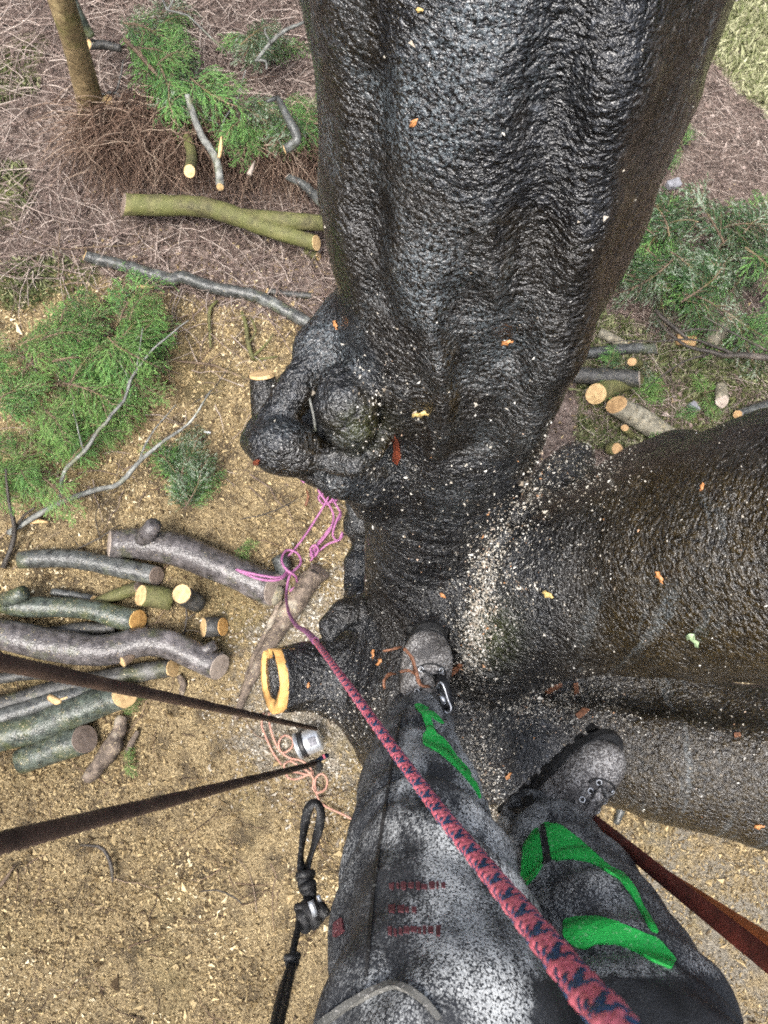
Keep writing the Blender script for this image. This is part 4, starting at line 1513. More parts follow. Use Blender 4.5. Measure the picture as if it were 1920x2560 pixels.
tight('rigging_rope', pt(0, 1655, 0.56), pt(790, 1822, 2.60), 0.0068, 'upper of two taut dark brown ropes crossing the log pile to the trunk', 0.35)
tight('rigging_rope', pt(0, 2108, 0.46), pt(792, 1908, 2.30), 0.0070, 'lower of two taut dark brown ropes crossing the bare wood chips', 0.35)
V, Fc = tube(curve([pt(776, 1912, 2.26), pt(790, 1906, 2.26), pt(800, 1914, 2.27), pt(796, 1922, 2.28)], 0.01), [0.011] * len(curve([pt(776, 1912, 2.26), pt(790, 1906, 2.26), pt(800, 1914, 2.27), pt(796, 1922, 2.28)], 0.01)), 8, True)
kn = empty('rope_end', pt(790, 1908, 2.3))
tag(kn, 'dark knot and short red and blue tail where the lower brown rope ends', 'rope')
build('knot', V, Fc, 'web_black', kn)
P = curve([pt(780, 1908, 2.3), pt(800, 1898, 2.32), pt(818, 1888, 2.36)], 0.02)
V, Fc = tube(P, [0.008] * len(P), 8, True)
build('tail', V, Fc, 'strand_blue', kn)
P = curve([pt(808, 1886, 2.3), pt(812, 1896, 2.3)], 0.01)
V, Fc = tube(P, [0.004] * len(P), 6, True)
build('tracer', V, Fc, 'strand_pink', kn)

# dark red and orange straps beside the right leg
a, b = pt(1472, 2042, 1.50), pt(1935, 2412, 0.80)
P = [a.lerp(b, i / 40) + Vector((0, 0, -0.01 * math.sin(math.pi * i / 40))) for i in range(40)] + [b + (b - a) * 0.12 * i for i in range(1, 6)]
V, Fc = ribbon(P, 0.024, 0.003, side=-ray(1700, 2220), twist=lambda t: 0.25 * math.sin(3 * t))
st = build('strap', V, Fc, 'web_red')
tag(st, 'dark red webbing strap running from the right boot to the lower right corner', 'strap')
a, b = pt(1500, 2085, 1.52), pt(1940, 2365, 0.86)
P = [a.lerp(b, i / 40) + Vector((0, 0, -0.012 * math.sin(math.pi * i / 40))) for i in range(40)] + [b + (b - a) * 0.12 * i for i in range(1, 6)]
V, Fc = ribbon(P, 0.018, 0.003, side=-ray(1700, 2220), twist=lambda t: 0.5 - 0.5 * t)
tag(build('strap', V, Fc, 'web_orange'), 'faded orange webbing strap behind the dark red one', 'strap')
bk = pt(1466, 2040, 1.49)
t_ = (b - a).normalized()
V, Fc = ribbon([bk - t_ * 0.010, bk + t_ * 0.010], 0.014, 0.006, side=-ray(1466, 2040))
tag(build('buckle', V, Fc, 'tin'), 'small silver buckle at the side of the right boot', 'buckle')

# black lanyard with its loop hanging at the left
ln = empty('lanyard', pt(775, 2200, 1.2))
tag(ln, 'black webbing lanyard with a loop, knots and silver buckle hanging left of the legs', 'lanyard')
lo1 = curve([pt(757, 2188, 1.18), pt(752, 2150, 1.20), pt(756, 2100, 1.22), pt(764, 2050, 1.24), pt(772, 2018, 1.25), pt(788, 2006, 1.25), pt(801, 2022, 1.25), pt(800, 2060, 1.24), pt(786, 2110, 1.22),
             pt(770, 2160, 1.20), pt(764, 2190, 1.18)], 0.008)
V, Fc = ribbon(lo1, 0.016, 0.0028, side=-ray(780, 2100), twist=lambda t: 0.95 * math.sin(9 * t) + 0.2)
build('loop', V, Fc, 'web_black', ln)


def knot(c, r, axis_, m='web_black', turns=2.6):
    ax = Vector(axis_).normalized()
    u = ax.orthogonal().normalized()
    w = ax.cross(u)
    P = []
    for i in range(int(turns * 16) + 1):
        a = 2 * math.pi * i / 16
        rr = r * (0.72 + 0.2 * math.sin(a * 0.37))
        P.append(Vector(c) + u * rr * math.cos(a) + w * rr * math.sin(a) + ax * r * 1.0 * (i / (turns * 16) - 0.5) * 2 + ax * 0.3 * r * math.sin(a * 2))
    return tube(P, [r * 0.62] * len(P), 8, True)


down = (pt(735, 2390, 1.05) - pt(790, 2000, 1.25)).normalized()
V, Fc = knot(pt(762, 2200, 1.17), 0.011, down)
build('knot', V, Fc, 'web_black', ln)
V, Fc = knot(pt(772, 2228, 1.15), 0.010, down + Vector((.3, 0, 0)))
build('knot', V, Fc, 'web_black', ln)
V, Fc = knot(pt(782, 2286, 1.12), 0.016, Vector((1, .3, .2)), turns=2.2)
build('knot', V, Fc, 'web_black', ln)
V, Fc = knot(pt(757, 2280, 1.12), 0.010, down)
build('knot', V, Fc, 'web_black', ln)
V, Fc = ribbon(curve([pt(776, 2252, 1.10), pt(783, 2272, 1.095), pt(788, 2290, 1.10)], 0.006), 0.0085, 0.003, side=-ray(780, 2270))
build('buckle', V, Fc, 'tin', ln)
V, Fc = ribbon(curve([pt(795, 2238, 1.12), pt(799, 2250, 1.12), pt(801, 2260, 1.12)], 0.006), 0.006, 0.003, side=-ray(780, 2270))
build('buckle', V, Fc, 'tin', ln)
P = curve([pt(770, 2215, 1.16), pt(775, 2255, 1.135), pt(768, 2290, 1.12)], 0.01)
V, Fc = ribbon(P, 0.020, 0.005, side=-ray(770, 2250))
build('webbing', V, Fc, 'web_black', ln)
P = curve([pt(752, 2280, 1.13), pt(745, 2320, 1.10), pt(734, 2370, 1.06), pt(730, 2392, 1.04)], 0.01)
V, Fc = tube(P, [0.0052] * len(P), 8, True)
build('cord', V, Fc, 'web_black', ln)
V, Fc = knot(pt(729, 2405, 1.03), 0.0085, down)
build('knot', V, Fc, 'web_black', ln)
for dx in (-7, 8):
    P = curve([pt(728 + dx * 0.5, 2415, 1.02), pt(708 + dx, 2490, 0.93), pt(690 + dx, 2570, 0.84), pt(662 + dx, 2700, 0.72)], 0.015)
    V, Fc = tube(P, [0.0052] * len(P), 8, True)
    build('cord', V, Fc, 'web_black', ln)

# ------------------------------------------------------------------ leaves and sawdust on the bark


def leaf(px, py, r, m, label, rot=0.0, bvh=None):
    p, n = hit(px, py, bvh)
    if p is None:
        return
    t = (p - CAM).dot(-_Z if False else ROT @ Vector((0, 0, -1)))
    s_ = r * t / F
    q = n.to_track_quat('Z', 'Y').to_matrix() @ Matrix.Rotation(rot, 3, 'Z')
    out = []
    k_ = 14
    for i in range(k_):
        a = 2 * math.pi * i / k_
        rr = 1.0 + 0.10 * random.uniform(-1, 1)
        out.append((1.2 * rr * math.cos(a) + (0.25 if i == 0 else 0), 0.62 * rr * math.sin(a) * (1 - 0.25 * math.cos(a))))
    V = [tuple(p + n * (0.006 + 0.0015 * 0) + q @ Vector((0, 0, 0.15 * s_)))]
    V += [tuple(p + n * 0.004 + q @ Vector((x * s_ * 0.55, y * s_ * 0.55, 0.22 * s_ * math.sin(i)))) for i, (x, y) in enumerate(out)]
    V += [tuple(p + n * 0.004 + q @ Vector((x * s_, y * s_, 0.35 * s_ * math.sin(2.1 * i)))) for i, (x, y) in enumerate(out)]
    Fc = [(0, 1 + i, 1 + (i + 1) % k_) for i in range(k_)]
    Fc += [(1 + i, 1 + k_ + i, 1 + k_ + (i + 1) % k_, 1 + (i + 1) % k_) for i in range(k_)]
    o = build('fallen_leaf', V, Fc, m)
    so = o.modifiers.new('thickness', 'SOLIDIFY')
    so.thickness = 0.001
    tag(o, label, 'leaf')


leaf(1038, 305, 11, 'leaf_orange', 'single orange leaf on the upper stem bark', 1.2)
leaf(1052, 22, 8, 'leaf_yellow', 'small yellow leaf near the top of the stem', 0.4)
leaf(1268, 851, 13, 'leaf_orange', 'pale orange leaf midway up the right of the stem', 0.7)
leaf(1052, 1030, 20, 'leaf_yellow', 'large torn yellow leaf beside the burl', 0.6)
leaf(1651, 1441, 13, 'leaf_orange', 'orange leaf in the middle of the big right limb', 0.2)
leaf(1372, 1486, 13, 'leaf_yellow', 'tan leaf on the left part of the big right limb', 0.9)
leaf(1735, 1596, 19, 'leaf_green', 'pale green leaf near the underside of the big right limb', -0.3)
leaf(1758, 1219, 9, 'leaf_orange', 'small orange leaf high on the big right limb', 0.1)
leaf(843, 812, 11, 'leaf_orange', 'orange leaf scrap just above the burl', 0.3)
leaf(935, 1634, 9, 'leaf_orange', 'upper of two tiny orange scraps left of the boot', 0.3)
leaf(950, 1656, 9, 'leaf_orange', 'lower of two tiny orange scraps left of the boot', -0.6)
leaf(1898, 2064, 10, 'leaf_orange', 'orange scrap on the lower limb at the right edge', 1.2)
leaf(1108, 1488, 7, 'leaf_orange', 'tiny red orange scrap above the left boot toe', 0.5)
leaf(770, 1712, 6, 'leaf_orange', 'tiny orange scrap on the side of the hollow stub', 0.5)
leaf(1270, 1938, 9, 'leaf_orange', 'reddish scrap between the two boots', 0.3)


def flakes(P, N, size, aspect, seed, flat=0.35, tilt=0.5):
    """small flat chips (four-sided wedges) at points P lying roughly on normals N"""
    r = np.random.default_rng(seed)
    n = len(P)
    a = r.normal(size=(n, 3))
    N = N + r.normal(size=(n, 3)) * tilt
    N /= np.linalg.norm(N, axis=1)[:, None]
    u = a - N * (a * N).sum(1)[:, None]
    u /= np.linalg.norm(u, axis=1)[:, None]
    w = np.cross(N, u)
    sz = size * np.exp(r.normal(size=n) * 0.45)
    asp = aspect * np.exp(r.normal(size=n) * 0.3)
    L = (sz)[:, None]
    Wd = (sz * asp)[:, None]
    H = (np.minimum(sz * flat, sz * asp * 0.8))[:, None]
    jit = r.uniform(0.6, 1.3, size=(n, 4, 1))
    v = np.stack([P + u * L * jit[:, 0] * 0.5 - w * Wd * 0.4, P - u * L * jit[:, 1] * 0.5 - w * Wd * 0.3, P + w * Wd * jit[:, 2] * 0.6 + u * L * (jit[:, 3] - 1) * 0.5,
                  P + N * H + u * L * (jit[:, 1] - 1) * 0.3], 1).reshape(-1, 3)
    b = np.arange(n)[:, None] * 4
    Fc = np.concatenate([b + np.array([[0, 1, 3]]), b + np.array([[1, 2, 3]]), b + np.array([[2, 0, 3]]), b + np.array([[0, 2, 1]])], 0)
    rnd = np.repeat(r.uniform(0, 1, n), 4)
    return v, Fc, rnd


# sawdust lies on the up-facing bark, thickest in the crotches
ctr = TV[TQ].mean(1)
ar = np.linalg.norm(TFN, axis=1) * 0.5
nzf = TFN[:, 2] / np.maximum(1e-9, np.linalg.norm(TFN, axis=1))
cx_, cy_ = to_px(ctr)


def blob(x, y, rx, ry, rot=0.0):
    c_, s_ = math.cos(rot), math.sin(rot)
    dx, dy = cx_ - x, cy_ - y
    return np.exp(-(((c_ * dx + s_ * dy) / rx) ** 2 + ((-s_ * dx + c_ * dy) / ry) ** 2))


hot = (6.0 * blob(1205, 1490, 30, 130, 0.20) + 4.0 * blob(1185, 1610, 30, 70, 0.1) + 1.0 * blob(1220, 1480, 80, 170, 0.2) + 1.6 * blob(1330, 1240, 30, 110, 0.5) + 0.8 * blob(1500, 1150, 70, 90) + 2.4 * blob(1400, 1760, 110, 34, -0.25) + 1.2 * blob(1450, 1790, 120, 50)
       + 1.5 * blob(1200, 1900, 55, 180, -0.3) + 1.0 * blob(1200, 1660, 50, 60) + 0.5 * blob(1000, 1100, 80, 140) + 0.35 * blob(940, 930, 60, 140) + 0.5 * blob(860, 1760, 100, 70)
       + 0.22 * blob(1700, 1850, 300, 100) + 0.30 * blob(1350, 1350, 160, 300) + 0.06 * blob(1700, 1350, 250, 250) + 0.05 * blob(1000, 1400, 200, 250) + 0.006)
wgt = ar * np.clip(nzf + 0.25, 0.02, 1) ** 1.3 * hot * (cx_ > 500) * (cx_ < 2300) * (cy_ > -200) * (cy_ < 2300) * (ctr[:, 2] < 4.6)
wgt /= wgt.sum()
pick = RNG.choice(len(TQ), size=42000, p=wgt)
uv = RNG.uniform(0, 1, size=(len(pick), 2))
q4 = TV[TQ[pick]]
Pd = (q4[:, 0] * ((1 - uv[:, :1]) * (1 - uv[:, 1:])) + q4[:, 1] * (uv[:, :1] * (1 - uv[:, 1:])) + q4[:, 2] * (uv[:, :1] * uv[:, 1:]) + q4[:, 3] * ((1 - uv[:, :1]) * uv[:, 1:]))
Nd = TFN[pick] / np.linalg.norm(TFN[pick], axis=1)[:, None]
V, Fc, rnd = flakes(Pd + Nd * 0.001, Nd, 0.0036, 0.5, 5)
tag(build('sawdust', V, Fc, 'dust', smooth=False, attrs=dict(rnd=rnd)), 'pale sawdust and shavings caught on the wet bark', 'sawdust', kind='stuff')

# ------------------------------------------------------------------ cut limbs on the ground
LP = 'log'
log('forked_log', 'thick mossy green forked log with pale sawn tips above the grey branch', LP,
    [(308, 512, 30), (400, 512, 29), (500, 515, 28), (600, 545, 27), (690, 575, 24), (792, 606, 21)], 'log_moss', ('wood_grey', 'wood_pale'), side=[(3, 840, 560, 0.26, 24, 20)], lump=0.09, lift=0.16)
log('short_log', 'pale sawn stub end just under the fork of the mossy log', LP, [(760, 628, 12), (796, 640, 11)], 'log_moss', (None, 'wood_pale'))
log('curved_branch', 'long grey curved branch with pale cut end lying across the brown litter', 'branch',
    [(214, 637, 15), (300, 664, 17), (420, 698, 18), (455, 692, 18), (540, 722, 18), (640, 742, 18), (720, 778, 18), (800, 830, 18), (860, 890, 17)], 'log_grey', ('wood_pale', None), lump=0.10)
log('pole', 'short dark straight pole beside the tip of the curved branch', 'branch', [(668, 727, 8), (720, 734, 9), (783, 740, 9)], 'log_dark', ('wood_pale', 'wood_grey'))
log('upright_stub', 'short mossy log with round pale sawn end in the twig pile', LP, [(468, 345, 14), (478, 390, 15), (474, 428, 16)], 'log_moss', (None, 'wood_pale'), lifts=[0.25, 0.33, 0.45])
log('grey_branch', 'thin grey branch bending down through the twig pile to a cut end', 'branch',
    [(468, 238, 8), (484, 290, 9), (505, 340, 10), (536, 390, 10), (548, 430, 11), (551, 466, 11)], 'twig_grey', (None, 'wood_pale'), lifts=[0.5, 0.45, 0.42, 0.40, 0.38, 0.36], lump=0.15)
log('crooked_log', 'crooked grey log with pale cut end against the right conifer heap', LP,
    [(694, 244, 9), (712, 280, 11), (735, 325, 14), (742, 350, 14), (712, 374, 13)], 'log_grey', (None, 'wood_pale'), lifts=[0.6, 0.6, 0.58, 0.55, 0.5], side=[(0, 668, 254, 0.66, 7, 4)])
log('branch_piece', 'grey branch piece slanting down behind the stem edge', 'branch', [(718, 438, 9), (760, 462, 12), (800, 500, 15), (840, 540, 15)], 'log_grey', ('wood_grey', None), lump=0.12, lift=0.22)
log('branch_piece', 'short grey branch tip below the crooked log near the stem', 'branch', [(758, 378, 10), (785, 402, 13), (830, 430, 14)], 'log_grey', (None, None))
log('dark_limb', 'dark limb with pale cut face behind the small tree', 'branch', [(222, 112, 13), (260, 112, 12), (305, 122, 10)], 'log_dark', ('wood_pale', None), lifts=[0.25, 0.22, 0.2])
log('limb', 'pale lichened limb leaning down from the top edge to the small tree', 'branch', [(160, -40, 17), (190, 20, 16), (215, 65, 14), (232, 92, 12)], 'log_green', (None, None), lifts=[0.5, 0.45, 0.35, 0.3])
log('fallen_log', 'big smooth purple grey log with rope over its sawn right end', LP,
    [(280, 1362, 38), (350, 1362, 44), (430, 1375, 47), (540, 1418, 46), (640, 1458, 46), (690, 1476, 46)], 'log_purple', ('wood_dusty', 'wood_dusty'), side=[(1, 385, 1312, 0.30, 26, 20)], lump=0.05, n=20)
log('log', 'slender grey log lying just left of the big purple log', LP, [(52, 1402, 25), (140, 1398, 27), (240, 1402, 28), (320, 1418, 28), (394, 1438, 27)], 'log_grey', (None, 'wood_grey'))
log('mossy_log', 'green lichened log with rough pale broken end and a knob at left', LP,
    [(8, 1505, 30), (60, 1520, 31), (140, 1522, 29), (230, 1528, 30), (300, 1548, 32), (345, 1556, 31)], 'log_green', (None, 'wood_orange'), side=[(0, 60, 1482, 0.20, 26, 18)], lift=0.03)
log('log', 'slim mossy log pointing up right behind the lichened one', LP, [(238, 1512, 15), (290, 1490, 18), (348, 1470, 19)], 'log_moss', (None, 'wood_grey'))
log('log_chunk', 'short mossy green chunk with a pale split top', LP, [(352, 1486, 30), (395, 1490, 32), (432, 1496, 30)], 'log_moss', ('wood_pale', None), lifts=[0.05, 0.02, 0.0])
log('log_round', 'short dark round with its pale oval sawn face turned to the camera', LP, [(455, 1488, 27), (470, 1496, 28), (500, 1512, 26)], 'log_dark', ('wood_pale', None), lifts=[0.16, 0.07, 0.0])
log('log_round', 'short dark round with a pale rim standing by the long purple log tip', LP, [(510, 1566, 28), (535, 1566, 29), (560, 1566, 26)], 'log_dark', ('wood_pale', 'wood_orange'))
log('long_log', 'long smooth purple and green log, thickest of the pile, forked at its tip', LP,
    [(-60, 1580, 40), (40, 1592, 44), (140, 1612, 45), (240, 1624, 44), (340, 1608, 42), (420, 1618, 40), (480, 1640, 40), (545, 1664, 38)], 'log_purple', (None, 'wood_dusty'),
    side=[(6, 540, 1612, 0.16, 18, 12)], lift=0.04, lump=0.06, n=20)
log('stub', 'small hollow sawn stub jutting from the side of the long purple log', LP, [(335, 1630, 13), (318, 1642, 17), (304, 1652, 18)], 'twig_brown', (None, 'wood_pale'), lift=0.12)
log('log', 'dark log below the long one with slanted sawn end', LP, [(-40, 1768, 24), (80, 1742, 26), (200, 1712, 27), (330, 1688, 27), (430, 1676, 25)], 'log_dark', (None, 'wood_pale'))
log('log', 'dark log between the taut rope and the dusty log', LP, [(-60, 1806, 26), (60, 1772, 27), (160, 1742, 27), (260, 1722, 24)], 'log_grey', (None, None), lift=0.02)
log('log', 'log covered in pale sawdust with oval sawn end facing up', LP, [(-60, 1862, 42), (60, 1826, 44), (160, 1788, 44), (240, 1762, 42), (312, 1738, 36)], 'log_green', (None, 'wood_pale'), lifts=[0, 0, 0.02, 0.05, 0.12], n=20)
log('log', 'short thick grey log at the lower end of the pile', LP, [(52, 1908, 36), (120, 1884, 40), (215, 1848, 40)], 'log_green', (None, 'wood_grey'), lifts=[0, 0.01, 0.03], n=20)
log('dark_log', 'dark rotting log wedged under the lichened and long logs', LP, [(120, 1580, 18), (200, 1572, 20), (290, 1572, 16)], 'log_dark', (None, None))
log('bark_slab', 'long slab of torn brown bark lying below the log pile', 'bark', [(306, 1790, 16), (285, 1850, 24), (252, 1905, 24), (218, 1950, 14)], 'rotten', (None, None), lump=0.35, n=14)
log('bark_slab', 'little dark bark scrap at the end of the slanted log', 'bark', [(446, 1690, 8), (458, 1712, 10), (452, 1738, 7)], 'rotten', (None, None), lump=0.3)
log('rotten_limb', 'long rotten limb dusted white running down from the rope tangle', LP,
    [(800, 1428, 30), (770, 1462, 32), (735, 1520, 27), (690, 1590, 23), (650, 1650, 19), (615, 1720, 13), (590, 1800, 8)], 'rotten', ('wood_grey', None), lump=0.2, n=16)
log('rotten_limb', 'thin dark rotten limb alongside the dusted one', LP, [(702, 1500, 9), (668, 1580, 11), (630, 1660, 10), (606, 1740, 7)], 'rotten', (None, None), lump=0.25)
log('log', 'short grey block under the sawn end of the purple log', LP, [(700, 1392, 24), (712, 1420, 26), (706, 1448, 20)], 'log_grey', (None, None))
log('log', 'block with whitish dusty bark under the purple log tip', LP, [(650, 1492, 18), (684, 1500, 22), (700, 1470, 20)], 'log_dusty', (None, None))
log('log', 'thin dark limb lying across the chips at the left edge under the pile', LP, [(-40, 1700, 15), (60, 1688, 16), (150, 1690, 14)], 'log_dark', (None, 'wood_tan'), lift=0.05)
log('log', 'short pale ended branch piece leaning on the lichened log', LP, [(130, 1478, 11), (190, 1488, 12), (236, 1500, 12)], 'log_grey', (None, 'wood_pale'), lift=0.02)
log('bark_slab', 'flat brown bark strip in the chips right of the long bark slab', 'bark', [(345, 1828, 7), (328, 1858, 10), (318, 1884, 6)], 'rotten', (None, None), lump=0.3)
# right of the stem
log('log', 'upper dark log lying behind the stem on the right', LP, [(1400, 885, 16), (1500, 878, 16), (1580, 872, 16), (1640, 872, 15)], 'log_grey', (None, 'wood_grey'))
log('log', 'mossy log with oval pale cut end beside the stem on the right', LP, [(1600, 950, 24), (1540, 962, 28), (1490, 984, 30)], 'log_moss', (None, 'wood_pale'), lifts=[0, 0.02, 0.05])
log('log', 'thick dark log half covered by a mossy cushion right of the stem', LP, [(1420, 938, 22), (1500, 942, 24), (1596, 950, 24)], 'log_dark', (None, 'wood_dusty'), lift=0.06)
log('log', 'pale dusty log with big orange sawn face pointing at the stem', LP, [(1540, 1012, 30), (1600, 1044, 31), (1650, 1078, 32), (1710, 1120, 32)], 'log_dusty', ('wood_tan', None), lifts=[0.10, 0.05, 0.02, 0.0])
log('log_round', 'small round with pale sawn face above the stone block', LP, [(1520, 1120, 17), (1542, 1122, 18)], 'log_moss', (None, 'wood_tan'), lifts=[0.02, 0.08])
log('log_round', 'small orange cut round on the green ground above the black log', LP, [(1600, 910, 12), (1580, 905, 12)], 'log_moss', (None, 'wood_tan'), lifts=[0.08, 0.16])
log('stub', 'little orange tipped stub between dusty log and stem', LP, [(1580, 1090, 9), (1562, 1070, 10)], 'log_moss', (None, 'wood_tan'), lifts=[0.02, 0.10])
log('stump', 'small rotten pale stump in yellow grass at right', 'stump', [(1800, 965, 15), (1804, 985, 18), (1806, 1004, 17)], 'log_dusty', (None, 'wood_dusty'), lifts=[0, 0.04, 0.08], lump=0.2)
log('limb', 'grey limb with round orange cut end entering at the right edge', 'branch', [(1845, 1036, 12), (1890, 1022, 16), (1960, 1002, 18)], 'log_grey', ('wood_tan', None), lifts=[0.06, 0.03, 0])
log('log', 'pale yellow log lying under the conifer heap at right', LP, [(1770, 860, 24), (1800, 830, 26), (1830, 800, 22)], 'log_dusty', (None, None))
log('log', 'split orange topped log seen through the dark twigs', LP, [(1690, 846, 15), (1735, 852, 16)], 'wood_tan', (None, None))
log('log', 'end of a dusty log near the stem edge under the conifers', LP, [(1500, 830, 14), (1540, 850, 14), (1568, 866, 13)], 'log_dusty', (None, 'wood_pale'))
log('root', 'thick grey root behind the right boot beside the lower limb', 'root', [(1560, 1960, 14), (1556, 2010, 14), (1542, 2060, 9)], 'log_grey', (None, None), lump=0.2)
log('root', 'short brown root stub just right of the grey one', 'root', [(1610, 1950, 16), (1598, 1990, 12), (1580, 2030, 8)], 'twig_brown', (None, None), lump=0.3)

# bare branches
branch('bare_branch', 'lichened grey bare branch forking beside the green heap at left', 'branch', [
    [(20, 1330, .04, 20), (80, 1296, .06, 19), (160, 1252, .10, 18), (240, 1226, .12, 17), (300, 1205, .15, 16), (350, 1150, .16, 13), (400, 1110, .18, 11), (470, 1060, .18, 8), (530, 975, .2, 4)],
    [(150, 1246, .10, 13), (158, 1180, .18, 12), (210, 1130, .25, 12), (250, 1070, .30, 11), (310, 1000, .36, 9), (340, 930, .40, 8), (400, 860, .42, 6), (470, 800, .45, 3)],
    [(340, 930, .40, 6), (345, 880, .42, 4), (355, 820, .44, 2)],
    [(310, 1000, .36, 6), (320, 950, .38, 4), (300, 900, .38, 3), (350, 840, .4, 2)],
    [(350, 1150, .16, 8), (380, 1080, .2, 5), (440, 1010, .22, 3)],
    [(210, 1130, .25, 5), (190, 1060, .3, 3), (180, 990, .3, 2)]], ends=())
branch('upright_twig', 'forked dark twig standing at the bottom left edge of the heap', 'twig', [
    [(10, 1420, .02, 18), (30, 1360, .05, 17), (40, 1320, .10, 15), (24, 1250, .2, 10), (14, 1170, .3, 6)], [(40, 1320, .1, 9), (60, 1290, .15, 8), (90, 1270, .2, 5)]], 'twig_dark')
branch('bare_twig', 'thin brown twig lying on chips left of the sawn stub', 'twig', [
    [(440, 900, .02, 7), (520, 910, .03, 8), (570, 930, .03, 9), (630, 952, .03, 9)], [(520, 910, .03, 5), (545, 890, .04, 3), (560, 860, .05, 2)]], 'twig_brown')
branch('bare_branch', 'short forked mossy branch lying above the sawn stub', 'branch', [
    [(632, 900, .03, 15), (622, 860, .04, 15), (612, 800, .04, 14), (604, 780, .04, 12)], [(632, 890, .03, 8), (655, 870, .04, 8), (685, 835, .05, 6)], [(622, 860, .04, 7), (640, 830, .05, 6), (625, 790, .05, 5)],
    [(632, 900, .03, 7), (660, 895, .04, 7), (695, 890, .04, 5)]], 'log_moss')
branch('bare_twig', 'brown crooked stick lying in the litter under the grey branch', 'twig', [[(545, 750, .02, 10), (525, 770, .03, 12), (522, 810, .03, 11), (528, 870, .02, 7)]], 'log_moss')
branch('dark_twig', 'crooked dark twig alone on the chips between the taut rope and corner', 'twig', [
    [(200, 2112, .03, 6), (245, 2118, .05, 9), (266, 2140, .05, 11), (280, 2180, .03, 12), (284, 2208, .02, 5)]], 'twig_dark')
branch('dark_twig', 'thin curved twig low on the chips left of the lanyard', 'twig', [[(495, 2232, .02, 3), (540, 2228, .03, 5), (580, 2242, .02, 5), (604, 2260, .02, 4)]], 'twig_dark')
branch('dark_twig', 'spidery dark twig on the chips below the left bare branch', 'twig', [
    [(300, 1310, .02, 3), (250, 1345, .03, 5), (200, 1370, .02, 5), (160, 1395, .02, 3)], [(250, 1345, .03, 3), (240, 1300, .03, 3), (255, 1260, .03, 2)], [(200, 1370, .02, 3), (180, 1340, .03, 2)]], 'twig_dark')
branch('dark_twig', 'thin dark twig lying on chips between sprig and rope tangle', 'twig', [
    [(600, 1300, .02, 3), (660, 1285, .03, 4), (720, 1262, .03, 4), (745, 1240, .03, 2)], [(660, 1285, .03, 3), (690, 1300, .03, 2)]], 'twig_dark')
branch('dark_twig', 'faint forked twig on the chips right of the bare branch tips', 'twig', [
    [(480, 1010, .02, 3), (520, 985, .03, 4), (560, 940, .03, 4), (590, 880, .03, 2)], [(520, 985, .03, 3), (560, 975, .03, 2)]], 'twig_dark')
branch('brown_stick', 'brown stick cut by the left edge below the taut rope', 'twig', [[(-40, 2250, .03, 14), (10, 2200, .03, 13), (40, 2160, .03, 5)]], 'twig_brown')
branch('dark_twig', 'small dark twig with side shoots near the green cushion', 'twig', [
    [(456, 1590, .02, 5), (464, 1540, .03, 6), (462, 1500, .03, 5)], [(460, 1560, .03, 4), (490, 1535, .03, 3)], [(440, 1600, .02, 4), (470, 1575, .02, 4), (505, 1580, .02, 3)]], 'twig_dark')
branch('dark_branch', 'dark bare branch reaching in from the right edge above the pale log', 'branch', [
    [(1990, 895, .45, 26), (1920, 892, .42, 24), (1840, 890, .40, 20), (1770, 882, .40, 15), (1720, 866, .40, 10), (1670, 830, .4, 6), (1640, 790, .4, 4)],
    [(1840, 890, .4, 12), (1780, 866, .42, 10), (1720, 850, .44, 6), (1600, 850, .44, 4), (1500, 858, .44, 3)],
    [(1770, 884, .4, 8), (1710, 905, .4, 6), (1660, 935, .38, 4), (1610, 975, .36, 2)],
    [(1920, 880, .42, 8), (1860, 850, .45, 6), (1800, 815, .45, 4), (1760, 790, .45, 3)]], 'twig_dark')
branch('dark_branch', 'second dark branch crossing the upper right heap', 'branch', [
    [(1640, 775, .3, 14), (1665, 800, .32, 16), (1690, 828, .34, 14), (1720, 850, .34, 8)], [(1690, 828, .34, 8), (1740, 822, .38, 6), (1830, 830, .42, 4)]], 'twig_dark')
branch('bare_branch', 'pale forked twig rising through the conifer heap at top', 'branch', [
    [(548, 405, .12, 10), (550, 370, .2, 9), (556, 315, .3, 8), (580, 270, .36, 6), (604, 215, .42, 4), (614, 175, .45, 3)], [(556, 315, .3, 5), (535, 300, .32, 4), (500, 298, .3, 3)]], 'twig_grey')
branch('bare_branch', 'dark straight branch slanting from the top conifers into twigs', 'branch', [
    [(310, 100, .5, 14), (370, 160, .4, 14), (430, 235, .3, 12), (470, 290, .2, 9)], [(370, 160, .4, 6), (350, 130, .45, 4), (366, 60, .5, 3)]], 'twig_brown')
branch('bare_branch', 'grey bent branch arching at the top beside the stem', 'branch', [
    [(640, 150, .4, 11), (675, 108, .45, 13), (715, 78, .5, 12), (760, 55, .5, 9)], [(640, 150, .4, 8), (665, 155, .4, 8), (670, 175, .4, 6)], [(675, 108, .45, 7), (660, 80, .5, 6), (664, 70, .5, 4)]], 'twig_grey')
branch('bare_branch', 'thin grey branches along the very top edge', 'branch', [
    [(400, -30, .5, 9), (420, 25, .45, 7), (470, 40, .42, 6), (540, 110, .35, 6), (560, 130, .3, 4)], [(420, 25, .45, 6), (440, -20, .5, 4)]], 'twig_grey')
branch('bare_branch', 'pale stick lying in front of the small tree foot', 'branch', [
    [(240, 245, .05, 12), (290, 235, .12, 10), (340, 275, .14, 8), (362, 305, .1, 8)], [(290, 235, .12, 6), (300, 180, .2, 5), (310, 150, .2, 3)]], 'twig_grey')
branch('dead_twig', 'thin pale T shaped twig in litter left of the curved branch', 'twig', [
    [(105, 615, .03, 4), (180, 622, .04, 5), (260, 615, .04, 5), (355, 608, .03, 4)], [(148, 690, .02, 4), (146, 620, .05, 4), (150, 560, .03, 4), (126, 552, .03, 3)]], 'twig_brown')
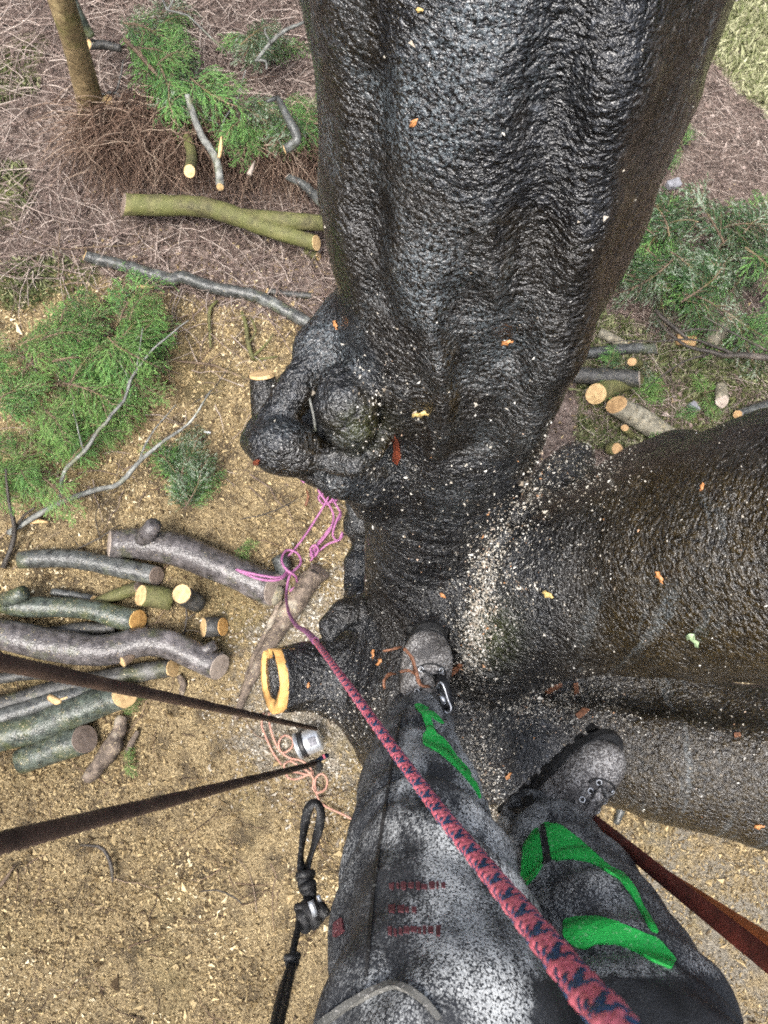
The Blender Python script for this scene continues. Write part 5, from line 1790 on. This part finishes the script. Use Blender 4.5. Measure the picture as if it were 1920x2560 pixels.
branch('wood_slip', 'small pale split slip of wood below the curved branch', 'wood', [[(342, 716, .02, 10), (365, 717, .03, 11), (386, 717, .02, 8)]], 'wood_pale')
branch('wood_slip', 'pale yellow slip of wood beneath the bare branch fork', 'wood', [[(78, 1304, .02, 12), (98, 1302, .03, 14), (122, 1306, .02, 8)]], 'wood_pale')
branch('wood_slip', 'pale triangular wedge of wood in the twig pile', 'wood', [[(640, 402, .36, 3), (632, 424, .36, 16), (626, 438, .36, 18)]], 'wood_dusty')
branch('wood_slip', 'pale split spike of wood on the grey branch tip', 'wood', [[(552, 340, .50, 5), (550, 370, .48, 14), (548, 395, .46, 10)]], 'wood_pale')
branch('wood_slip', 'orange brown curved bark strip near the rope tangle', 'wood', [[(762, 1220, .03, 4), (768, 1240, .04, 9), (760, 1268, .03, 8)]], 'shaving')
branch('wood_slip', 'little white slip on chips above the small conifer sprig', 'wood', [[(508, 1080, .03, 6), (528, 1082, .03, 7)]], 'white')
branch('wood_slip', 'broken pale piece stuck on the dusty logs of the pile', 'wood', [[(126, 1738, .30, 18), (145, 1752, .32, 20), (152, 1750, .32, 8)], [(145, 1750, .32, 7), (168, 1740, .33, 5)]], 'wood_pale')

# concrete block and stone right of the stem


def boxy(name, px, py, z, sx, sy, sz, rz, m, label, cat):
    bm = bmesh.new()
    bmesh.ops.create_cube(bm, size=1)
    bmesh.ops.bevel(bm, geom=bm.edges[:], offset=0.08, segments=2, affect='EDGES')
    bmesh.ops.subdivide_edges(bm, edges=bm.edges[:], cuts=1)
    p = gz(px, py, z)
    Mx = Matrix.Rotation(rz, 3, 'Z')
    V = [p + Mx @ Vector((v.co.x * sx, v.co.y * sy, (v.co.z + 0.4) * sz)) for v in bm.verts]
    A_ = np.array([tuple(v) for v in V])
    A_ += 0.006 * np.stack([vnoise(A_, 30, k) for k in range(3)], 1)
    Fc = [tuple(v.index for v in f.verts) for f in bm.faces]
    bm.free()
    return tag(build(name, A_, Fc, m, smooth=False), label, cat)


boxy('stone_block', 1576, 1150, 0.02, 0.092, 0.125, 0.09, 0.05, 'stone', 'square grey stone block at the foot of the fork', 'stone')
boxy('stone', 1730, 1022, 0.0, 0.055, 0.075, 0.05, 0.5, 'stone', 'small bluish stone in the grass right of the dusty log', 'stone')
boxy('stone', 1680, 466, 0.0, 0.10, 0.06, 0.05, 0.3, 'stone', 'flat pale stone on litter near the stem edge at right', 'stone')

# tin lying on the chips
tin = empty('paint_tin', gz(765, 1858, 0.0))
tag(tin, 'small silver tin with a black band lying on its side by the trunk', 'tin')
t0, t1 = gz(748, 1864, 0.085), gz(802, 1843, 0.10)
axv = (t1 - t0).normalized()


def lathe(a, axis_, prof, n=28):
    u = axis_.orthogonal().normalized()
    w = axis_.cross(u)
    V, Fc = [], []
    for h_, r_ in prof:
        for i in range(n):
            an = 2 * math.pi * i / n
            V.append(tuple(a + axis_ * h_ + (u * math.cos(an) + w * math.sin(an)) * r_))
    for k in range(len(prof) - 1):
        for i in range(n):
            Fc.append((k * n + i, k * n + (i + 1) % n, (k + 1) * n + (i + 1) % n, (k + 1) * n + i))
    Fc += [tuple(reversed(range(n))), tuple((len(prof) - 1) * n + i for i in range(n))]
    return V, Fc


Lt = (t1 - t0).length
V, Fc = lathe(t0, axv, [(0, .066), (0.004, .070), (Lt * .1, .070), (Lt * .9, .070), (Lt * .96, .066), (Lt, .058)])
build('body', V, Fc, 'tin', tin)
V, Fc = lathe(t0 + axv * 0.006, axv, [(0, .0725), (0.002, .076), (0.030, .076), (0.034, .0725)])
build('band', V, Fc, 'black_plastic', tin)
V, Fc = lathe(t0 - axv * 0.016, axv, [(0, .070), (0.003, .078), (0.014, .078), (0.017, .070)])
build('lid', V, Fc, 'tin', tin)
V, Fc = ribbon([t0 + axv * Lt * .45 + Vector((0, 0, .0722)), t0 + axv * Lt * .6 + Vector((0, 0, .0722)), t0 + axv * Lt * .8 + Vector((0, 0, .0722))], 0.05, 0.003, side=Vector((0, 0, 1)))
build('label_strip', V, Fc, 'stone', tin)

# ------------------------------------------------------------------ small tree at the top left
tb = gz(238, 305, -0.05)
q1 = gz(150, -10, 1.05)
dv = (q1 - tb)
st_ = empty('young_tree', tb)
tag(st_, 'young tree with straight mossy tan trunk at the top left', 'tree')
P = curve([tb, tb + dv * 0.5 + Vector((.01, .0, 0)), q1, tb + dv * 2.4 + Vector((.0, 0, .5)), tb + dv * 4.2 + Vector((0, 0, 1.6))], 0.10)
t_b = gdepth(235, 290)
V, Fc = tube(P, [(30 * t_b / F) * (1 - 0.75 * i / len(P)) * (1 + 0.5 * math.exp(-i * 0.8)) for i in range(len(P))], 16, True, 0.06, 4)
build('trunk', V, Fc, 'trunk_tan', st_)
specs = []
rr_ = random.Random(3)
for i in range(26):
    k = rr_.randrange(len(P) // 2, len(P))
    a_ = rr_.uniform(0, 2 * math.pi)
    l_ = rr_.uniform(.5, 1.3)
    d_ = Vector((math.cos(a_), math.sin(a_), rr_.uniform(.3, 1.0))).normalized() * l_
    specs.append(dict(P=[P[k], P[k] + d_ * .5 + Vector((0, 0, .05)), P[k] + d_], R_=[.018, .011, .003], n=5))
    for j in range(5):
        f_ = rr_.uniform(.3, .9)
        e_ = Vector((rr_.uniform(-1, 1), rr_.uniform(-1, 1), rr_.uniform(0, 1))).normalized() * l_ * .45
        specs.append(dict(P=[P[k] + d_ * f_, P[k] + d_ * f_ + e_], R_=[.006, .002], n=4))
V, Fc = tubes(specs)
build('crown', V, Fc, 'twig_brown', st_)['kind'] = 'stuff'
V, Fc = tube([P[2] + Vector((.06, 0, 0)), P[2] + Vector((.14, -.03, .05))], [.035, .03], 12, True)
sbo = build('branch_stub', V, Fc, 'trunk_tan', st_)
cut_face(st_, [Vector(v) for v in V[12:24]], Vector((.8, -.3, .5)), 'wood_pale')

# ------------------------------------------------------------------ conifer branches


def spray(seed, length=0.5, droop=0.5):
    """one flat conifer branch along +x: stem mesh and foliage mesh in local space"""
    r = random.Random(seed)
    stem_p = [Vector((length * t, 0.05 * math.sin(3 * t + seed), 0.10 * t * (1 - t) * 2 - droop * 0.10 * t * t)) for t in np.linspace(0, 1, 9)]
    specs = [dict(P=stem_p, R_=[0.007 * (1 - 0.85 * i / 8) for i in range(9)], n=5)]
    NV, NF, NR = [], [], []

    def needle(p, d_, l_, w_, rv):
        s_ = d_.cross(Vector((r.uniform(-.8, .8), r.uniform(-.8, .8), 1))).normalized() * w_
        b0 = len(NV)
        NV.extend([tuple(p - s_), tuple(p + s_), tuple(p + d_ * l_ * .6 + s_ * 0.8), tuple(p + d_ * l_ + Vector((0, 0, -l_ * .25)))])
        NF.extend([(b0, b0 + 1, b0 + 2), (b0, b0 + 2, b0 + 3)])
        NR.extend([rv] * 4)

    def shoot(base, d0, L, shade, lvl):
        m_ = max(3, int(L / 0.013))
        prev = base
        bend = Vector((r.uniform(-.25, .35), r.uniform(-.3, .3), -droop * .5))
        last = base
        for j in range(m_):
            f = (j + 1) / m_
            p = base + d0 * L * f + bend * L * f * f
            dl = (p - prev).normalized()
            prev = p
            for q in (-1, 1):
                nd_ = (dl * 1.2 + dl.cross(Vector((0, 0, 1))) * q * r.uniform(.3, .8) + Vector((0, 0, r.uniform(-.35, .4)))).normalized()
                needle(p, nd_, r.uniform(.012, .026), r.uniform(.0016, .0032), min(1, max(0, shade + r.uniform(-.3, .3) + .3 * f * lvl)))
            if lvl == 1 and j % 3 == 1 and f < .85:
                sg = 1 if (j // 3) % 2 else -1
                sd_ = (dl + dl.cross(Vector((0, 0, 1))) * sg * r.uniform(.6, 1.1) + Vector((0, 0, r.uniform(-.2, .2)))).normalized()
                shoot(p, sd_, L * r.uniform(.28, .45), shade + r.uniform(-.15, .15), 2)
        if lvl == 1:
            specs.append(dict(P=[base, (base + prev) / 2 + Vector((0, 0, L * .03)), prev], R_=[.003, .002, .001], n=3))
    n = 15
    for i in range(n):
        t = 0.05 + 0.93 * i / n
        k = t * 8
        a = int(k)
        base = stem_p[a].lerp(stem_p[min(8, a + 1)], k - a)
        for sg in (-1, 1):
            if r.random() < .12:
                continue
            L = length * (0.42 * (1 - t) ** 0.6 + 0.10) * r.uniform(.5, 1.2)
            ang = sg * math.radians(r.uniform(22, 70))
            shoot(base, Vector((math.cos(ang), math.sin(ang), r.uniform(-.2, .45))).normalized(), L, r.uniform(.1, .8), 1)
    SV, SF = tubes(specs)
    return SV, SF, np.array(NV), NF, np.array(NR)


SPR = []
for sdn in range(7):
    SV, SF, NV, NF, NR = spray(sdn, 0.5, 0.2 + 0.16 * sdn)
    ms = bpy.data.meshes.new('conifer_stem')
    ms.from_pydata(SV.tolist(), [], SF)
    ms.materials.append(M['twig_brown'])
    fol = {}
    for mm in ('needle', 'needle_lime', 'needle_dark'):
        mf = bpy.data.meshes.new('conifer_foliage')
        mf.from_pydata(NV.tolist(), [], NF)
        mf.materials.append(M[mm])
        at = mf.attributes.new('rnd', 'FLOAT', 'POINT')
        at.data.foreach_set('value', NR.astype(np.float32))
        fol[mm] = mf
    SPR.append((ms, fol))


def conifer(px, py, z, ang, scale, m, label, group, tiltv=(0, 0)):
    ms, fol = random.choice(SPR)
    o = bpy.data.objects.new('conifer_branch', None)
    COL.objects.link(o)
    o.empty_display_size = .1
    o.location = gz(px, py, z)
    o.rotation_euler = (tiltv[0], tiltv[1], ang)
    o.scale = (scale,) * 3
    for nm, me in (('stem', ms), ('foliage', fol[m])):
        c = bpy.data.objects.new(nm, me)
        COL.objects.link(c)
        c.parent = o
        if nm == 'foliage':
            c['kind'] = 'stuff'                            # thousands of needles
    tag(o, label, 'conifer branch', group)


R_ = random.Random(5)


def heap(poly, n, m_w, label, group, zmax=0.35, ang=(0, 360), sc=(0.6, 1.1)):
    xs, ys = [p[0] for p in poly], [p[1] for p in poly]
    k = 0
    while k < n:
        x, y = R_.uniform(min(xs), max(xs)), R_.uniform(min(ys), max(ys))
        if not in_poly(np.array([x]), np.array([y]), poly)[0]:
            continue
        conifer(x, y, R_.uniform(.05, zmax), math.radians(R_.uniform(*ang)), R_.uniform(*sc), R_.choice(m_w), label, group, (R_.uniform(-.35, .35), R_.uniform(-.25, .3)))
        k += 1


HL = 'conifer branches heaped at left'
heap([(-60, 870), (60, 830), (180, 790), (270, 750), (330, 800), (330, 880), (230, 960), (120, 1010), (-60, 1060)], 42, ['needle', 'needle', 'needle_lime'], 'bright green conifer branch heaped at the left edge above the bare branch', HL, 0.40, (-70, 80), (.5, .9))
heap([(-60, 1050), (120, 1020), (260, 960), (330, 940), (260, 1080), (180, 1150), (60, 1230), (-60, 1260)], 30, ['needle_lime', 'needle_lime', 'needle'], 'yellowish green conifer branch low in the heap behind the bare branch', 'light conifer branches at left', 0.3, (-60, 60), (.4, .72))
heap([(320, 790), (360, 800), (375, 820), (350, 870), (330, 890)], 4, ['needle_lime'], 'light green conifer tip at the right end of the left heap', 'conifer tips of the left heap', 0.4, (40, 80), (.4, .55))
heap([(455, 1150), (485, 1140), (495, 1230), (470, 1300), (440, 1290), (430, 1220)], 11, ['needle', 'needle_dark'], 'small dark green conifer sprig lying above the purple log', 'conifer sprigs above the purple log', 0.13, (50, 130), (.4, .75))
heap([(300, 60), (380, 40), (420, 110), (470, 180), (500, 230), (440, 220), (360, 140), (310, 120)], 24, ['needle', 'needle_dark', 'needle'], 'green conifer branch at the top between small tree and stem', 'conifer branches at the top left', 0.5, (-90, 60), (.5, .9))
heap([(580, 90), (640, 70), (670, 140), (600, 180)], 8, ['needle_dark', 'needle'], 'hazy green conifer branch at the top beside the bent branch', 'conifer branches at the top centre', 0.5, (0, 360), (.4, .7))
heap([(570, 250), (640, 235), (720, 240), (770, 260), (780, 350), (720, 310), (640, 310), (580, 320)], 20, ['needle', 'needle_dark', 'needle'], 'green conifer branch drooping over brown twigs left of the stem', 'conifer branches left of the stem', 0.45, (-140, -10), (.45, .75))
heap([(1620, 540), (1720, 500), (1820, 560), (1960, 640), (1960, 800), (1800, 790), (1640, 740), (1540, 730), (1550, 640)], 50, ['needle_dark', 'needle', 'needle_dark'], 'dark wet conifer branch heaped right of the stem', 'conifer branches right of the stem', 0.42, (0, 360), (.6, 1.1))
heap([(1680, 365), (1720, 355), (1715, 390), (1690, 390)], 4, ['needle', 'needle_dark'], 'lone green conifer tuft on the brown litter at right', 'conifer tuft at right', 0.15, (0, 360), (.35, .5))
heap([(1640, 960), (1680, 950), (1670, 990)], 4, ['needle_lime'], 'small bright green sprig on the ground right of the dusty log', 'green sprigs near the dusty log', 0.08, (0, 360), (.25, .4))
heap([(1740, 960), (1770, 990), (1730, 1030), (1760, 1040)], 5, ['needle_lime', 'needle'], 'yellow green grassy sprig beside the little rotten stump', 'sprigs by the rotten stump', 0.06, (0, 360), (.25, .4))
heap([(1610, 1110), (1680, 1100), (1690, 1150), (1620, 1160)], 6, ['needle_lime', 'needle_dark'], 'mossy green sprig under the dusty log by the fork', 'sprigs under the dusty log', 0.10, (0, 360), (.3, .45))
heap([(1490, 910), (1590, 905), (1600, 940), (1490, 940)], 6, ['needle_dark', 'needle'], 'green cushion sprig draped over the dark log', 'sprigs over the dark log', 0.16, (0, 360), (.25, .4))
heap([(580, 1350), (600, 1360), (595, 1380)], 2, ['needle_lime'], 'tiny green seedling in the chips above the purple log', 'seedling above the purple log', 0.03, (0, 360), (.14, .22))
heap([(320, 1750), (350, 1740), (345, 1790)], 2, ['needle_lime'], 'tiny green tuft at the sawn end of the dusty log', 'tuft by the dusty log', 0.03, (0, 360), (.14, .22))
heap([(310, 1900), (325, 1910), (318, 1925)], 2, ['needle_lime'], 'tiny green tuft on chips right of the bark slab', 'tuft by the bark slab', 0.03, (0, 360), (.14, .22))

# ------------------------------------------------------------------ loose litter: chips, twigs, grass (nobody could count them)


def scatter_ground(n, pxbox, dens, seed):
    """n random ground points inside the pixel box, kept with the given probability function of (x, y, px, py)"""
    r = np.random.default_rng(seed)
    out = []
    tot = 0
    c = [gz(x, y) for x in (pxbox[0], pxbox[2]) for y in (pxbox[1], pxbox[3])]
    x0, x1 = min(p.x for p in c), max(p.x for p in c)
    y0, y1 = min(p.y for p in c), max(p.y for p in c)
    while tot < n:
        x, y = r.uniform(x0, x1, 40000), r.uniform(y0, y1, 40000)
        px, py = to_px(np.stack([x, y, np.zeros_like(x)], 1))
        ok = (px > pxbox[0]) & (px < pxbox[2]) & (py > pxbox[1]) & (py < pxbox[3])
        ok &= r.uniform(0, 1, len(x)) < dens(x, y, px, py)
        q = np.stack([x[ok], y[ok]], 1)
        out.append(q)
        tot += len(q)
    q = np.concatenate(out)[:n]
    return np.stack([q[:, 0], q[:, 1], ground_h(q[:, 0], q[:, 1])], 1)


def chip_d(x, y, px, py):
    P = np.stack([x, y, np.zeros_like(x)], 1)
    a = np.where(in_poly(x, y, Z_CHIP), 1.0, 0.05 + 0.25 * np.clip((py - 560) / 200, 0, 1) * (px < 1000))
    return a * np.clip(0.62 + 0.9 * fbm(P, 2.4, 12, 3), 0.05, 1)


UPN = np.array([[0, 0, 1.0]])
P = scatter_ground(105000, (-250, 450, 2150, 2750), chip_d, 4)
P[:, 2] += RNG.uniform(0.0, 0.010, len(P))
V, Fc, rnd = flakes(P, np.repeat(UPN, len(P), 0), 0.0165, 0.42, 9, 0.25, 0.55)
rr2 = in_poly(P[:, 0], P[:, 1], Z_GREY[1])
rnd = np.where(np.repeat(rr2, 4), rnd * 0.8, rnd * np.repeat(np.clip(0.95 + 0.6 * fbm(P, 1.6, 19, 2), 0.4, 1.0), 4))
gq = np.zeros(len(P), bool)
for zz in Z_GREY[:1]:
    gq |= in_poly(P[:, 0] + RNG.normal(size=len(P)) * 0.16, P[:, 1] + RNG.normal(size=len(P)) * 0.16, zz)
keep = np.repeat(~gq, 4)
rn = rnd.copy()
kf = keep[Fc[:, 0]]
idx = np.cumsum(keep) - 1
tag(build('wood_chips', V[keep], idx[Fc[kf]], 'chips', smooth=False, attrs=dict(rnd=rn[keep])), 'tan wood chips covering the ground around the log pile', 'wood chips', kind='stuff')
keep = ~keep
kf = keep[Fc[:, 0]]
idx = np.cumsum(keep) - 1
tag(build('wood_dust', V[keep], idx[Fc[kf]], 'dust', smooth=False, attrs=dict(rnd=rn[keep] * 0.7)), 'pale grey sawdust and chips around the tree foot', 'wood chips', kind='stuff')


def twig_mass(P, lenr, radr, seed, curl=0.6, zup=0.12, ang=None):
    r = np.random.default_rng(seed)
    n = len(P)
    a = r.uniform(0, 2 * math.pi, n) if ang is None else ang
    L = r.uniform(*lenr, n)
    R0 = r.uniform(*radr, n)
    cur = r.normal(size=n) * curl
    z0 = r.uniform(0.0, zup, n)
    zs = r.normal(size=n) * 0.25 * zup
    m_ = 6
    pts = []
    x, y = P[:, 0].copy(), P[:, 1].copy()
    for k in range(m_):
        t = k / (m_ - 1)
        zz = P[:, 2] + z0 + zs * t + np.sin(t * math.pi) * zup * 0.35
        pts.append(np.stack([x, y, np.maximum(zz, P[:, 2] + R0)], 1))
        aa = a + cur * (t - 0.3) + r.normal(size=n) * 0.18
        x = x + np.cos(aa) * L / m_
        y = y + np.sin(aa) * L / m_
    pts = np.stack(pts, 1)                                     # n, m, 3
    d_ = np.gradient(pts, axis=1)
    d_ /= np.linalg.norm(d_, axis=2)[:, :, None] + 1e-9
    s_ = np.cross(d_, np.array([0, 0, 1.0]))
    s_ /= np.linalg.norm(s_, axis=2)[:, :, None] + 1e-9
    u_ = np.cross(s_, d_)
    rr = R0[:, None] * np.linspace(1, 0.35, m_)[None]
    V = np.stack([pts + rr[:, :, None] * (math.cos(b) * s_ + math.sin(b) * u_) for b in (math.pi / 2, math.pi / 2 + 2.094, math.pi / 2 + 4.189)], 2)   # n, m, 3, 3
    V = V.reshape(-1, 3)
    base = np.arange(n)[:, None, None] * (m_ * 3)
    i0 = np.arange(m_ - 1)[None, :, None] * 3
    j0 = np.arange(3)[None, None]
    Fq = np.stack([base + i0 + j0, base + i0 + (j0 + 1) % 3, base + i0 + 3 + (j0 + 1) % 3, base + i0 + 3 + j0], -1).reshape(-1, 4)
    return V, Fq, np.repeat(r.uniform(0, 1, n), m_ * 3)


pileA = ground_poly([(250, 300), (420, 260), (620, 330), (800, 350), (820, 440), (700, 440), (450, 430), (300, 450), (230, 400)])


def d_pile(x, y, px, py):
    return in_poly(x, y, pileA) * 1.0


P = scatter_ground(2600, (150, 200, 900, 560), d_pile, 21)
P[:, 2] += RNG.uniform(0, 0.12, len(P))
ang = -math.pi / 2 + RNG.normal(size=len(P)) * 0.75 + (P[:, 0] - P[:, 0].mean()) * 0.5
V, Fq, rnd = twig_mass(P, (0.22, 0.60), (0.0018, 0.0048), 22, 0.8, 0.20, ang)
tag(build('twig_heap', V, Fq, 'twigs', attrs=dict(rnd=rnd)), 'heap of thin brown dead twigs above the mossy forked log', 'twigs', kind='stuff')


def d_lit(x, y, px, py):
    return np.where(in_poly(x, y, Z_CHIP), 0.10, 1.0) * np.where(in_poly(x, y, Z_LAWN), 0.1, 1.0)


P = scatter_ground(6500, (-150, -200, 1100, 1250), d_lit, 31)
V, Fq, rnd = twig_mass(P, (0.06, 0.55), (0.0014, 0.0052), 32, 0.5, 0.06)
tag(build('twig_litter', V, Fq, 'twigs_light', attrs=dict(rnd=rnd)), 'scattered thin twigs over the brown ground at left', 'twigs', kind='stuff')
P = scatter_ground(5200, (1450, -100, 2250, 1200), d_lit, 41)
V, Fq, rnd = twig_mass(P, (0.06, 0.40), (0.0010, 0.0030), 42, 0.5, 0.04)
tag(build('twig_litter', V, Fq, 'twigs_light', attrs=dict(rnd=rnd)), 'scattered pale twigs over the ground right of the stem', 'twigs', kind='stuff')
P = scatter_ground(260, (-150, 600, 900, 2650), lambda x, y, px, py: np.ones_like(x), 51)
V, Fq, rnd = twig_mass(P, (0.08, 0.45), (0.0015, 0.0045), 52, 0.7, 0.02)
tag(build('twig_litter', V, Fq, 'twigs', attrs=dict(rnd=rnd)), 'odd dark twigs lying loose on the wood chips', 'twigs', kind='stuff')

# leaf litter flakes on the bare brown ground, bark crumbs
P = scatter_ground(26000, (-200, -200, 2250, 1250), lambda x, y, px, py: np.where(in_poly(x, y, Z_CHIP), 0.05, 1.0) * np.where(in_poly(x, y, Z_LAWN), 0.0, 1.0)
                   * np.clip(0.6 + 0.9 * fbm(np.stack([x, y, 0 * x], 1), 2.0, 14, 3), 0.05, 1), 61)
V, Fc, rnd = flakes(P, np.repeat(UPN, len(P), 0), 0.022, 0.55, 62, 0.25, 0.5)
tag(build('leaf_litter', V, Fc, 'twigs_light', smooth=False, attrs=dict(rnd=rnd * 0.8)), 'brown leaf litter and bark crumbs on the forest floor', 'leaf litter', kind='stuff')


def grass(P, h_, w_, seed):
    r = np.random.default_rng(seed)
    n = len(P)
    a = r.uniform(0, 2 * math.pi, n)
    s_ = np.stack([np.cos(a), np.sin(a), np.zeros(n)], 1) * w_
    l_ = np.stack([r.normal(size=n) * .6, r.normal(size=n) * .6, np.ones(n)], 1) * (h_ * r.uniform(.5, 1.3, n))[:, None]
    V = np.stack([P - s_, P + s_, P + l_ * .6 + s_ * .6, P + l_ + np.stack([r.normal(size=n), r.normal(size=n), np.zeros(n)], 1) * h_ * .3], 1).reshape(-1, 3)
    b = np.arange(n)[:, None] * 4
    Fc = np.concatenate([b + np.array([[0, 1, 2]]), b + np.array([[0, 2, 3]])], 0)
    return V, Fc, np.repeat(r.uniform(0, 1, n), 4)


P = scatter_ground(26000, (1600, -250, 2500, 450), lambda x, y, px, py: in_poly(x, y, Z_LAWN) * 1.0, 71)
V, Fc, rnd = grass(P, 0.06, 0.004, 72)
tag(build('grass', V, Fc, 'grass', smooth=False, attrs=dict(rnd=0.35 + 0.65 * rnd)), 'pale short grass in the top right corner', 'grass', kind='stuff')


def d_moss(x, y, px, py):
    o = np.zeros(len(x), bool)
    for z in Z_MOSS:
        o |= in_poly(x, y, z)
    return o * np.clip(0.3 + 1.5 * fbm(np.stack([x, y, 0 * x], 1), 3.5, 15, 2), 0, 1)


P = scatter_ground(9000, (-200, 0, 2000, 2400), d_moss, 81)
V, Fc, rnd = grass(P, 0.045, 0.003, 82)
tag(build('grass', V, Fc, 'grass', smooth=False, attrs=dict(rnd=rnd * 0.8)), 'patches of short mossy grass between the debris', 'grass', kind='stuff')
